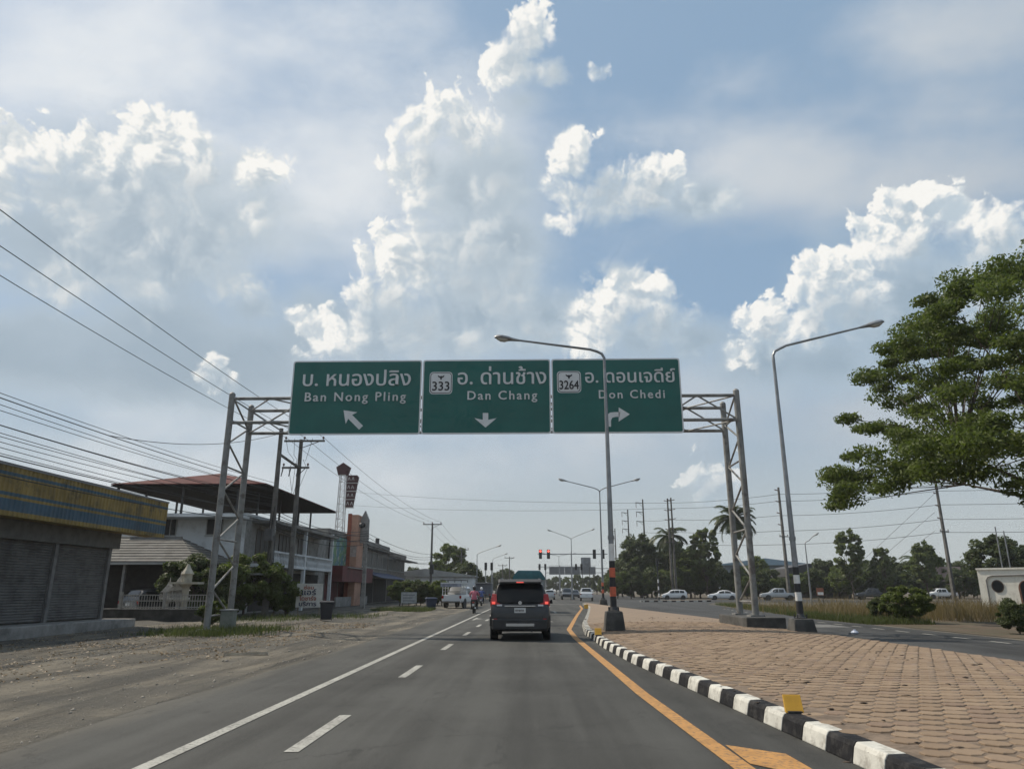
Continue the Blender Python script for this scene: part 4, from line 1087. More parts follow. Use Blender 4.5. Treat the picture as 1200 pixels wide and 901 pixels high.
MB().bar((pa.x - pb.x, -3.4, hA - 1.6), (0, 0, hB - 1.9), .12, .12).build('platform_beam', POLEC, B_)
b = MB()
for i in range(14):
    a = random.uniform(0, 6.28); rr = random.uniform(.14, .24)
    z0, z1 = random.uniform(0.8, 2.4), random.uniform(4.2, 6.6)
    b.tube([(rr * math.cos(a + .3 * k) , rr * math.sin(a + .3 * k), z0 + (z1 - z0) * k / 6) for k in range(7)], .022, 5)
b.build('cable_bundle', CABLE, A_)
MB().cbox((-.1, -.25, 4.6), (.45, .25, .7)).build('junction_box', DARKM, A_)
pc = at_y(504.5, 690, 93); hC = at_y(505, 613, 93).z
C_ = util_pole('dark utility pole with crossarm standing behind the blue bin', (pc.x, 93, 0), hC, [(hC - .15, 1.2, 0, 3)])
MB().cbox((.1, -.2, 4.0), (.5, .35, 1.2)).build('switch_box', DARKM, C_)
pd = at_y(540, 690, 128); hD = at_y(540, 643, 128).z
D_ = util_pole('utility pole in front of the dark trees up the left verge', (pd.x, 128, 0), hD, [(hD - .15, 1.3, 0, 3), (hD - 1.2, .9, 0, 2)])
for px, Y, top in ((597, 165, 652), (589, 180, 661)):
    p_ = at_y(px, 690, Y)
    util_pole('thin utility pole far up the left verge', (p_.x, Y, 0), at_y(px, top, Y).z, [(at_y(px, top, Y).z - .3, 1.1, 0, 2)], 'far left utility poles', w=.14)
pe = at_y(425.5, 700, 62); hE = at_y(430, 611, 62).z
E_ = thing('floodlight_pole', 'pale concrete pole with a round floodlight at its top', 'lamp pole', (pe.x, 62, 0))
tapered(E_, hE, .17, .11, 'pole', CONC)
MB().lathe([(.05, 0), (.26, .1), (.28, .32), (.2, .45)], (-.42, 0, hE - .55), 10).build('floodlight', DARKM, E_, True)
MB().bar((0, 0, hE - .3), (-.42, 0, hE - .3), .06, .06).build('bracket', DARKM, E_)
for k in range(4): MB().cbox((.14, 0, hE - 1.2 - k * .25), (.2, .12, .08)).build('cable_clamp', DARKM, E_)

for i in range(4):
    MB().tube([(-1.0 + i * .6, -.15, hB + .05), (-.7 + i * .4, -.35, hB - .9 - .2 * i), (-.3 + i * .2, -.25, hB - 1.4), (-.6 + i * .4, -.2, hB - 2.0), (-.3, -.2, hB - 3.4 - .4 * i)], .014, 5).build('jumper_wire', CABLE, B_)
# overhead wires on the left (each one a strand with its own sag)
def wire(name, a, c, sag, r, label, cat='power line', group=None, n=20, m=CABLE):
    a, c = Vector(a), Vector(c)
    P = [a + (c - a) * (i / n) - Vector((0, 0, 4 * sag * (i / n) * (1 - i / n))) for i in range(n + 1)]
    o = MB().tube([p - a for p in P], r, 5).build(name, m, loc=a)
    return tag(o, label, cat, group)
for k, xo in enumerate((-1.0, .25, 1.5)):
    top = Vector((pb.x + xo, 46.4, hB + .12))
    wire('power_line', (-12.6 + xo, -14, 10.6), top, .9, .013, 'bare power wire rising over the shop fascia to the crossarm pole', group='bare wires over the left shops')
    c1 = Vector((pc.x - 1.1 + 1.1 * k, 92.9, hC + .1))
    wire('power_line', top, c1, .7, .013, 'bare power wire between the crossarm pole and the pole by the blue bin', group='bare wires beyond the crossarm pole')
    wire('power_line', c1, (pd.x - 1.2 + 1.2 * k, 127.9, hD + .1), .5, .013, 'bare power wire running on toward the dark trees', group='bare wires to the far left pole')
rr_ = random.Random(5)
for k in range(14):
    z = 5.2 + .13 * k + rr_.uniform(-.05, .05)
    wire('telephone_cable', (-14.7 + rr_.uniform(-.3, .3), -6, z + .25), (pa.x + .1 * rr_.uniform(-1, 1), 42.9, z + .1 + .05 * k), .35 + rr_.uniform(0, .5), .011 + .006 * (k % 4 == 0),
         'slack black telephone cable strung above the yellow fascia', 'cable', 'cables above the yellow fascia')
for k in range(6):
    z = 4.9 + .22 * k
    wire('telephone_cable', (pa.x, 43.1, z + .1), (pe.x + .15, 62, min(hE - .4, z + .35)), .35 + rr_.uniform(0, .3), .02, 'slack black cable between the cable wrapped pole and the floodlight pole', 'cable', 'cables before the white house')
for k in range(5):
    z = 4.6 + .3 * k
    wire('telephone_cable', (pe.x + .15, 62, z + .3), (pc.x, 93, z), .4 + rr_.uniform(0, .4), .02, 'slack black cable between the floodlight pole and the pole by the blue bin', 'cable', 'cables before the shophouses')
wire('drop_cable', (pa.x - .1, 42.8, hA - .4), (pa.x - 2.4, 29.3, zb), .5, .016, 'thin drop cable from the wrapped pole to the gantry truss', 'cable')

# boards and bins on the verge
BRD = thing('repair_board', 'white hand painted board with red and blue Thai lettering beside the vine covered pole', 'sign board', (at_y(346, 712, 44).x, 44, 0), R(6))
zb0, zb1 = at_y(360, 711.5, 44).z, at_y(360, 683.5, 44).z
bw = at_y(376, 700, 44).x - at_y(346, 700, 44).x
MB().box((0, 0, zb0), (bw, .04, zb1)).build('board', mat('board_white', (.52, .51, .47), .7, .08, 2.0, dirt=(.3, .28, .24), dirt_amt=.5), BRD)
for x in (.12, bw - .18): MB().box((x, .045, -.1), (x + .06, .105, zb1)).build('leg', mat('old_wood', (.16, .13, .10), .9, .2), BRD)
BLUT, REDT = mat('letter_blue', (.02, .025, .07), .6), mat('letter_red', (.30, .10, .07), .6)
H = zb1 - zb0
for body, m, x0, wd, z, hgt in (('ซ่อม', REDT, .42, .55, .76, .17), ('แอร์', BLUT, .32, .80, .52, .24), ('ไดชาร์จ', REDT, .20, .95, .29, .20), ('บริการ', BLUT, .20, .98, .06, .18)):
    text('lettering', body, .3, m, BRD, (x0 * bw / 1.5, -.010, zb0 + z * H), bold=.010, width=wd * bw / 1.5, height=hgt * H)
BINB = mat('bin_blue', (.018, .03, .065), .55, .15)
def bin_(label, x, y, m, w=.34, h=.92):
    r = thing('wheeled_bin', label, 'bin', (x, y, 0), R(15))
    MB().loft([[(sx * w * k, sy * w * k, z) for sx, sy in ((-1, -1), (1, -1), (1, 1), (-1, 1))] for k, z in ((.72, .06), (.98, h - .1))]).build('body', m, r, bevel=.03)
    MB().loft([[(sx * w * 1.06, sy * w * 1.06, h - .1) for sx, sy in ((-1, -1), (1, -1), (1, 1), (-1, 1))], [(sx * w * 1.06, sy * w * 1.06, h - .03) for sx, sy in ((-1, -1), (1, -1), (1, 1), (-1, 1))], [(sx * w * .8, sy * w * .8, h + .03) for sx, sy in ((-1, -1), (1, -1), (1, 1), (-1, 1))]]).build('lid', m, r)
    for sx in (-1, 1):
        MB().tube([(sx * w * .7, w * .7, .1), (sx * w * .8, w * .7, .1)], .1, 10).build('wheel', BLACK, r)
    MB().bar((-w * .8, w + .05, h - .08), (w * .8, w + .05, h - .08), .035, .035).build('handle', m, r)
pp = at_z(382, 727); bin_('dark wheeled bin beside the white painted board', pp.x, pp.y, mat('bin_dark', (.014, .016, .024), .6, .2))
pp = at_z(505, 714); bin_('square blue bin on the grass mound by the far pole', pp.x, pp.y, BINB, .42, .88)
BR2 = thing('notice_board', 'small grey white notice board standing on the grass mound', 'sign board', (at_y(470, 700, 60).x, 60, 0), R(4))
MB().box((0, 0, .45), (1.25, .04, 1.3)).build('board', mat('board_grey', (.36, .37, .37), .7, .2, 3.0), BR2)
for x in (.1, 1.1): MB().box((x, .045, 0), (x + .06, .1, 1.25)).build('leg', DARKM, BR2)
b = MB()
for i in range(3):
    b.box((.15, -.006, .6 + .22 * i), (1.1 - .2 * (i % 2), -.002, .68 + .22 * i))
b.build('faded_line', mat('faded_print_grey', (.2, .21, .22), .8), BR2)
MET = thing('meter_cabinet', 'pale box cabinet at the foot of the left gantry posts', 'cabinet', (gxl + .35, 28.0, 0))
MB().box((-.24, -.2, .06), (.24, .2, .72)).build('body', mat('pale_green_box', (.15, .165, .145), .7, .2), MET, bevel=.02)
MB().box((-.21, -.215, .1), (.21, -.203, .68)).build('door', mat('pale_box_door', (.17, .185, .16), .7, .2), MET)
MB().box((-.27, -.23, .72), (.27, .23, .76)).build('lid', GALV, MET)

# long white shed up the road on the left
SHED = thing('white_shed', 'long low white shed with shallow pitched roof behind the hedge', 'shed', (-12.5, 112, 0))
MB().box((-11, 0, 0), (3.6, 9, 3.4)).build('wall', WHITEW, SHED)
MB().prism([(-11.4, 3.4), (4.0, 3.4), (4.0, 3.55), (-3.5, 4.6), (-11.4, 3.6)], 'y', -.5, 9.5).build('roof', AWN, SHED)
for x in (-9.5, -6.5, -3.5): window(SHED, FRONT(x, 0, 1.1), 1.6, 1.2, 1)

# ------------------------------------------------------------------ vehicles
PAINT_GREY = mat('car_paint_dark_grey', (0.020, 0.021, 0.023), 0.42, coat=0.25, metal=0.0)
PAINT_WHITE = mat('car_paint_white', (0.68, 0.69, 0.70), 0.30, coat=0.5)
PAINT_DARK = mat('car_paint_black', (0.02, 0.022, 0.026), 0.3, coat=0.5)
PAINT_SILVER = mat('car_paint_silver', (0.38, 0.39, 0.40), 0.3, coat=0.5, metal=0.3)
CGLASS = mat('tinted_glass', (0.010, 0.012, 0.014), 0.08, spec=0.7)
CHROME = mat('satin_chrome', (0.5, 0.5, 0.5), 0.25, metal=0.9)
TAIL = mat('tail_light_lit', (0.16, 0.008, 0.008), 0.3, emit=(1.0, 0.05, 0.05, 0.05))
TAILCORE = mat('brake_light_core', (0.6, 0.05, 0.04), 0.3, emit=(1.0, 0.13, 0.10, 0.85))
TAILOFF = mat('tail_light_off', (0.28, 0.015, 0.015), 0.25)
HEADL = mat('headlight_glass', (0.6, 0.62, 0.64), 0.15)
PLATEW = mat('plate_white', (0.55, 0.55, 0.54), 0.5)
PLASTIC = mat('dark_plastic', (0.022, 0.022, 0.023), 0.6, 0.1)
ALLOY = mat('alloy_wheel', (0.32, 0.33, 0.34), 0.35, metal=0.6)
def ring_pts(y, z0, zb, zr, w, wr):
    gh = zr - zb
    half = [(0.0, z0), (w * .90, z0), (w, z0 + .18 * (zb - z0)), (w * 1.01, z0 + .58 * (zb - z0)), (w * .975, zb), (wr + (w - wr) * .12, zb + gh * .85), (wr * .88, zr), (0.0, zr + .012)]
    R_ = [Vector((x, y, z)) for x, z in half]
    return R_ + [Vector((-p.x, p.y, p.z)) for p in reversed(half and R_[1:-1])]
def wheel(root, x, y, r, wd, m=ALLOY):
    wh = bpy.data.objects.new('wheel', None); COL.objects.link(wh); wh.parent = root; wh.location = (x, y, r)
    M = Matrix.Rotation(R(90), 4, 'Y')
    MB().lathe([(r * .62, -wd / 2), (r * .93, -wd / 2), (r, -wd * .36), (r, wd * .36), (r * .93, wd / 2), (r * .62, wd / 2)], n=20, M=M).build('tyre', BLACK, wh, True)
    MB().lathe([(.02, -wd * .40), (r * .20, -wd * .42), (r * .60, -wd * .44), (r * .64, -wd * .3), (r * .64, wd * .3), (r * .60, wd * .44), (r * .20, wd * .42), (.02, wd * .40)], n=14, M=M).build('rim', m, wh, True)
def car(label, stations, paint, loc, rz, side_win, wheels, rear_win=None, wind=None, cat='car', name='car', wr=.33, group=None):
    r = thing(name, label, cat, loc, rz, group)
    MB().loft([ring_pts(*s) for s in stations]).build('body', paint, r, 'auto')
    def surf(y):
        for a, c in zip(stations, stations[1:]):
            if a[0] <= y <= c[0]:
                k = (y - a[0]) / (c[0] - a[0]); return [a[i] + (c[i] - a[i]) * k for i in range(6)]
        return stations[-1]
    for (ya, yb, t0, t1) in side_win:
        for sx in (-1, 1):
            rows = []
            n = 4
            for i in range(n + 1):
                s = surf(ya + (yb - ya) * i / n); y = ya + (yb - ya) * i / n
                xb, xt = s[4] * .975, s[5] + (s[4] - s[5]) * .12; zb, zt_ = s[2], s[2] + (s[3] - s[2]) * .85
                rows.append([(sx * (xb + (xt - xb) * t + .012), y, zb + (zt_ - zb) * t) for t in (t0, t1)])
            b = MB()
            for p, q in zip(rows, rows[1:]): b.quad(p[0], q[0], q[1], p[1])
            b.build('side_window', CGLASS, r)
    def end_glass(nm, ys_, sgn, inset):
        b = MB(); rows = []
        for y in ys_:
            s = surf(y); wtop = (s[5] * .88) if s[3] - s[2] > .25 else s[5] * .95
            rows.append([(-wtop + inset, y + sgn * .02, s[3] + .012), (-wtop * .5, y + sgn * .03, s[3] + .022), (wtop * .5, y + sgn * .03, s[3] + .022), (wtop - inset, y + sgn * .02, s[3] + .012)])
        for p, q in zip(rows, rows[1:]):
            for i in range(3): b.quad(p[i], p[i + 1], q[i + 1], q[i])
        b.build(nm, CGLASS, r)
    if rear_win: end_glass('rear_window', rear_win, -1, .04)
    if wind: end_glass('windscreen', wind, 1, .05)
    for y in wheels:
        for sx in (-1, 1): wheel(r, sx * (surf(y)[4] - .10), y, wr, .21)
        for sx in (-1, 1):
            s = surf(y); MB().lathe([(wr * 1.16, -.02), (wr * 1.16, .02)], n=18, M=Matrix.Translation((sx * (s[4] - .005), y, wr)) @ Matrix.Rotation(R(90), 4, 'Y')).build('wheel_arch', PLASTIC, r)
    return r, surf
MPV_ST = [(0.0, .42, .80, .82, .80, .72), (.05, .30, .98, 1.0, .865, .80), (.14, .27, 1.06, 1.10, .885, .82), (.30, .26, 1.10, 1.47, .895, .73), (.44, .25, 1.10, 1.68, .90, .66),
          (.9, .25, 1.08, 1.75, .90, .66), (2.2, .25, 1.05, 1.75, .90, .66), (2.9, .25, 1.02, 1.62, .895, .68), (3.55, .25, 1.0, 1.12, .89, .74), (4.2, .25, .93, .98, .87, .74), (4.5, .35, .75, .80, .74, .65)]
sv = at_z(609.5, 751)
SUV, sf = car('dark grey people carrier with brake lights on driving ahead in the lane', MPV_ST, PAINT_GREY, (sv.x, sv.y, 0), 0,
              [(.55, 1.35, .1, .95), (1.45, 2.2, .1, .95), (2.25, 2.95, .1, .95)], (.85, 3.62), None, (2.75, 2.95, 3.2, 3.5), name='people_carrier', wr=.335)
b = MB(); rows = []
for y, z, hw in ((.085, 1.10, .70), (.20, 1.30, .71), (.30, 1.48, .695), (.40, 1.63, .66)):
    rows.append([(-hw, y, z), (-hw * .4, y - .03, z), (hw * .4, y - .03, z), (hw, y, z)])
for p, q in zip(rows, rows[1:]):
    for i in range(3): b.quad(p[i], p[i + 1], q[i + 1], q[i])
b.build('rear_window', mat('rear_glass', (.006, .007, .008), .3, spec=.25), SUV, 'all')
sp_ = MB().loft([[(x, y, z) for x, y, z in ((-.66, .18, 1.64), (.66, .18, 1.64), (.70, .60, 1.73), (-.70, .60, 1.73))], [(x, y, z) for x, y, z in ((-.62, .17, 1.70), (.62, .17, 1.70), (.66, .60, 1.785), (-.66, .60, 1.785))]]).build('spoiler', PLASTIC, SUV, bevel=.015)
MB().box((-.11, .155, 1.668), (.11, .175, 1.698)).build('third_brake_light', TAILCORE, sp_)
for sx in (-1, 1):
    tl = MB().loft([[(sx * .60, .045, .985), (sx * .895, .12, .985), (sx * .90, .40, 1.01), (sx * .60, .2, 1.0)], [(sx * .60, .05, 1.06), (sx * .90, .12, 1.08), (sx * .905, .40, 1.10), (sx * .60, .2, 1.06)],
                    [(sx * .70, .09, 1.10), (sx * .895, .14, 1.12), (sx * .90, .42, 1.14), (sx * .70, .24, 1.10)], [(sx * .72, .20, 1.34), (sx * .85, .26, 1.34), (sx * .85, .42, 1.36), (sx * .72, .34, 1.34)]]).build('tail_light', TAIL, SUV)
    MB().cbox((sx * .80, .085, 1.085), (.10, .03, .075)).build('brake_lamp', TAILCORE, tl)
    MB().cbox((sx * .62, .045, 1.015), (.16, .03, .05)).build('reversing_lamp', HEADL, tl)
    MB().loft([[(sx * .90, 2.75, 1.02), (sx * .90, 2.85, 1.02), (sx * .90, 2.85, 1.10), (sx * .90, 2.75, 1.10)], [(sx * 1.06, 2.68, 1.02), (sx * 1.06, 2.84, 1.02), (sx * 1.04, 2.84, 1.17), (sx * 1.04, 2.68, 1.17)]]).build('wing_mirror', PAINT_DARK, SUV, bevel=.02)
    MB().cbox((sx * .74, -.005, .56), (.10, .03, .16)).build('rear_reflector', TAILOFF, SUV)
    MB().loft([[(sx * .66, .02, .40), (sx * .9, .16, .40), (sx * .9, .16, .74), (sx * .66, .02, .74)], [(sx * .66, -.02, .43), (sx * .915, .13, .43), (sx * .915, .13, .70), (sx * .66, -.02, .70)]]).build('bumper_corner', PAINT_GREY, SUV)
    MB().box((sx * .60 - .03, .9, 1.765), (sx * .60 + .03, 2.4, 1.81)).build('roof_rail', ALLOY, SUV)
MB().box((-.46, .005, .975), (.46, .04, 1.01)).build('chrome_strip', CHROME, SUV)
MB().lathe([(.055, -.01), (.055, .01)], n=14, M=Matrix.Translation((0, .055, 1.085)) @ Matrix.Rotation(R(90), 4, 'X')).build('badge', CHROME, SUV)
pl = MB().box((-.17, -.012, .80), (.17, .0, .94)).build('number_plate', PLATEW, SUV)
b = MB()
for i, (x, w_) in enumerate(((-.12, .04), (-.065, .045), (-.01, .03), (.04, .045), (.095, .04))):
    b.box((x - w_ / 2, -.016, .835), (x - w_ / 2 + .013, -.0125, .895)); b.box((x + w_ / 2 - .013, -.016, .835), (x + w_ / 2, -.0125, .895)); b.box((x - w_ / 2 + .014, -.016, .88), (x + w_ / 2 - .014, -.0125, .895))
b.build('plate_marks', SBLACK, pl)
MB().loft([[(-.80, .0, .30), (.80, .0, .30), (.84, .14, .30), (-.84, .14, .30)], [(-.80, -.035, .34), (.80, -.035, .34), (.86, .12, .34), (-.86, .12, .34)], [(-.82, -.035, .60), (.82, -.035, .60), (.88, .12, .62), (-.88, .12, .62)], [(-.80, .005, .64), (.80, .005, .64), (.86, .12, .66), (-.86, .12, .66)]]).build('rear_bumper', PLASTIC, SUV, bevel=.02)
MB().box((-.42, -.045, .42), (.42, -.036, .50)).build('skid_plate', CHROME, SUV)
MB().tube([(.35, -.02, .28), (.35, .3, .28)], .03, 8).build('exhaust', DARKM, SUV)

# small truck with high teal tarpaulin
tk = Vector((at_y(620, 700, 50).x, 50.0, 0))
TK = thing('covered_truck', 'small truck under a teal tarpaulin showing above the dark grey car', 'truck', tk)
MB().box((-.92, 0, .75), (.92, 3.2, 1.35)).build('load_bed', PAINT_SILVER, TK, bevel=.03)
MB().loft([[(-1.03, 0, 1.35), (1.03, 0, 1.35), (1.03, 3.1, 1.35), (-1.03, 3.1, 1.35)], [(-1.06, -.02, 2.18), (1.06, -.02, 2.18), (1.06, 3.1, 2.18), (-1.06, 3.1, 2.18)]]).build('side_sheet', mat('grey_sheet', (.22, .24, .25), .8, .15, 2.0), TK)
tarp = mat('teal_tarpaulin', (.018, .10, .115), .6, .2, 2.5, bump=.4, bump_scale=4)
MB().loft([[(-1.10, -.06, 2.12), (1.10, -.06, 2.12), (1.10, 3.2, 2.12), (-1.10, 3.2, 2.12)], [(-1.08, -.05, 2.28), (1.08, -.05, 2.28), (1.08, 3.2, 2.28), (-1.08, 3.2, 2.28)], [(-.86, .02, 2.62), (.86, .02, 2.60), (.86, 3.1, 2.62), (-.86, 3.1, 2.6)], [(-.72, .1, 2.74), (.74, .1, 2.73), (.74, 3.0, 2.75), (-.72, 3.0, 2.74)]]).build('tarpaulin', tarp, TK, 'auto')
MB().loft([ring_pts(*s) for s in ((3.25, .5, 1.1, 1.9, .82, .70), (4.0, .5, 1.1, 1.95, .85, .72), (4.7, .5, 1.1, 1.5, .85, .70), (5.1, .5, .98, 1.02, .82, .7))]).build('cab', PAINT_SILVER, TK, 'auto')
for y in (.9, 4.2):
    for sx in (-1, 1): wheel(TK, sx * .78, y, .36, .22)
for sx in (-1, 1): MB().cbox((sx * .78, -.02, .85), (.2, .04, .14)).build('tail_light', TAILOFF, TK)
MB().box((-.9, -.06, .5), (.9, .05, .68)).build('bumper', DARKM, TK)

SEDAN_ST = [(0.0, .40, .78, .80, .76, .70), (.06, .28, .95, .98, .84, .76), (.5, .25, .98, 1.03, .88, .76), (.9, .25, .96, 1.18, .89, .68), (1.35, .25, .95, 1.42, .89, .62), (2.1, .25, .93, 1.45, .89, .62),
            (2.7, .25, .92, 1.36, .89, .62), (3.3, .25, .90, .98, .885, .70), (4.1, .25, .80, .85, .86, .70), (4.5, .32, .62, .66, .72, .6)]
PICK_ST = [(0.0, .5, 1.02, 1.04, .84, .82), (.06, .45, 1.06, 1.08, .88, .86), (1.5, .42, 1.06, 1.08, .89, .86), (1.62, .42, 1.06, 1.40, .89, .74), (1.75, .42, 1.06, 1.72, .89, .70), (2.9, .42, 1.04, 1.76, .89, .70), (3.3, .42, 1.04, 1.62, .89, .68),
           (3.85, .42, 1.02, 1.14, .89, .74), (4.8, .42, .96, 1.0, .88, .74), (5.15, .5, .8, .85, .8, .7)]
HATCH_ST = [(0.0, .38, .8, .84, .76, .70), (.08, .28, .96, 1.1, .83, .74), (.35, .25, .96, 1.44, .85, .64), (1.2, .25, .95, 1.54, .86, .64), (2.2, .25, .93, 1.54, .86, .64), (2.7, .25, .92, 1.42, .86, .64), (3.25, .25, .90, 1.02, .85, .7), (3.8, .25, .80, .86, .82, .7), (4.1, .32, .62, .66, .72, .6)]
def plain_car(label, st, paint, x, y, rz, kind, scale=1.0):
    if kind == 'sedan': sw, wh, wi, rw = [(1.0, 1.9, .12, .95), (1.98, 3.0, .12, .95)], (.85, 3.5), (2.75, 3.0, 3.2), (.6, .9, 1.25)
    elif kind == 'pickup': sw, wh, wi, rw = [(1.85, 2.55, .12, .95), (2.62, 3.4, .12, .95)], (1.0, 4.15), (3.2, 3.5, 3.75), (1.56, 1.64, 1.72)
    else: sw, wh, wi, rw = [(.5, 1.2, .12, .95), (1.28, 2.0, .12, .95), (2.05, 2.85, .12, .95)], (.7, 3.3), (2.6, 2.9, 3.15), (.12, .22, .33)
    r, s = car(label, st, paint, (x, y, 0), rz, sw, wh, rw, wi, cat='pickup' if kind == 'pickup' else 'car', name='pickup_truck' if kind == 'pickup' else 'car', wr=.37 if kind == 'pickup' else .32)
    L = st[-1][0]
    for sx in (-1, 1):
        MB().cbox((sx * (st[1][4] - .10), .03, st[1][2] - .14), (.2, .06, .18)).build('tail_light', TAILOFF, r)
        MB().cbox((sx * (st[-2][4] - .16), L - .22, st[-2][2] - .08), (.26, .2, .12)).build('headlight', HEADL, r)
        yw = wi[0] + .1
        MB().cbox((sx * (st[4][4] + .09), yw, st[4][2] + .07), (.16, .1, .13)).build('wing_mirror', paint, r)
    MB().cbox((0, -.01, st[1][2] - .25), (.34, .03, .13)).build('number_plate', PLATEW, r)
    MB().cbox((0, L - .05, .48), (1.0, .12, .16)).build('grille', PLASTIC, r)
    return r
def px_car(px, py, Y): p = at_y(px, py, Y); return p.x, p.y
x, y = px_car(831, 705, 118); plain_car('white saloon car waiting on the cross road, seen from its side', SEDAN_ST, PAINT_WHITE, x + 4.4, 118, R(84), 'sedan')
x, y = px_car(776, 703, 124); plain_car('white hatchback with roof bars on the cross road behind the traffic island', HATCH_ST, PAINT_WHITE, x + 4.1, 124, R(86), 'hatch')
x, y = px_car(897, 704, 112); plain_car('pale silver pickup half hidden by the gantry post and dry grass', PICK_ST, PAINT_SILVER, x + 4.6, 112, R(83), 'pickup')
x, y = px_car(1088, 700, 130); plain_car('white double cab pickup parked beyond the tall dry grass', PICK_ST, PAINT_WHITE, x + 4.7, 130, R(87), 'pickup')
x, y = px_car(1010, 700, 120); plain_car('dark pickup parked under the trees beyond the dry grass', PICK_ST, PAINT_DARK, x + 4.4, 120, R(80), 'pickup')
x, y = px_car(685, 700, 108); plain_car('white pickup driving away past the junction on the right', PICK_ST, PAINT_WHITE, x, 104, R(-4), 'pickup')
x, y = px_car(665.5, 700, 118); plain_car('dark pickup coming through the junction toward the signals', PICK_ST, PAINT_DARK, x, 124, R(180), 'pickup')
x, y = px_car(673, 700, 150); plain_car('dark hatchback behind the white pickup at the junction', HATCH_ST, PAINT_DARK, x, 150, R(180), 'hatch')
x, y = px_car(640, 697, 150); plain_car('silver hatchback queueing beyond the covered truck', HATCH_ST, PAINT_SILVER, x, 120, 0, 'hatch')
x, y = px_car(170, 700, 40); plain_car('black hatchback parked in the yard behind the shuttered shop', HATCH_ST, PAINT_DARK, x - .9, 40, R(-25), 'hatch')

# songthaew: white pickup with passenger canopy and roof rack
x, y = px_car(529, 708, 63)
SG, s = car('white passenger pickup with railed canopy and roof rack pulling off the verge', PICK_ST, PAINT_WHITE, (x, 63, 0), R(-12), [(1.85, 2.55, .12, .95), (2.62, 3.4, .12, .95)], (1.0, 4.15), None, (3.2, 3.5, 3.75), cat='pickup', name='passenger_pickup', wr=.37)
for sx in (-1, 1):
    for y_ in (.05, .75, 1.5): MB().box((sx * .82 - .03, y_ - .03, 1.08), (sx * .82 + .03, y_ + .03, 2.0)).build('canopy_post', PAINT_WHITE, SG)
    for z in (1.35, 1.62): MB().box((sx * .82 - .02, .05, z - .02), (sx * .82 + .02, 1.5, z + .02)).build('side_rail', PAINT_WHITE, SG)
    MB().cbox((sx * .78, -.02, .9), (.16, .05, .22)).build('tail_light', TAILOFF, SG)
MB().box((-.92, -.25, 2.0), (.92, 1.75, 2.08)).build('canopy_roof', PAINT_WHITE, SG)
MB().box((-.92, -.25, 1.72), (.92, -.22, 1.99)).build('canopy_valance', mat('route_board', (.25, .27, .33), .6, .3, 3.0), SG)
b = MB()
for x_ in (-.9, .9): b.box((x_ - .02, -.2, 2.25), (x_ + .02, 1.7, 2.29))
for y_ in (-.2, .75, 1.7): b.box((-.9, y_ - .02, 2.25), (.9, y_ + .02, 2.29))
for x_ in (-.88, -.3, .3, .88):
    for y_ in (-.18, 1.68): b.box((x_ - .02, y_ - .02, 2.08), (x_ + .02, y_ + .02, 2.25))
b.build('roof_rack', DARKM, SG)
MB().box((-.75, -.35, .48), (.75, .05, .56)).build('rear_step', DARKM, SG)
MB().box((-.6, .1, 1.3), (.6, 1.4, 1.36)).build('bench', DARKM, SG)
# farther parked truck on the left
x, y = px_car(566, 703, 96)
FT = thing('box_truck', 'dark fronted truck with pale roof parked on the far left verge', 'truck', (x, 96, 0))
MB().box((-1.0, 0, .8), (1.0, 3.6, 2.3)).build('cargo_body', mat('truck_grey', (.10, .11, .13), .7, .2), FT, bevel=.04)
MB().box((-1.08, -.3, 2.3), (1.08, 3.7, 2.42)).build('roof', AWN, FT)
MB().loft([ring_pts(*s) for s in ((3.7, .5, 1.2, 2.0, .9, .8), (4.6, .5, 1.2, 1.9, .9, .78), (5.1, .5, 1.1, 1.2, .88, .8))]).build('cab', PAINT_WHITE, FT)
for y_ in (.9, 4.3):
    for sx in (-1, 1): wheel(FT, sx * .85, y_, .38, .22)
for sx in (-1, 1): MB().cbox((sx * .85, -.02, .9), (.18, .04, .14)).build('tail_light', TAILOFF, FT)

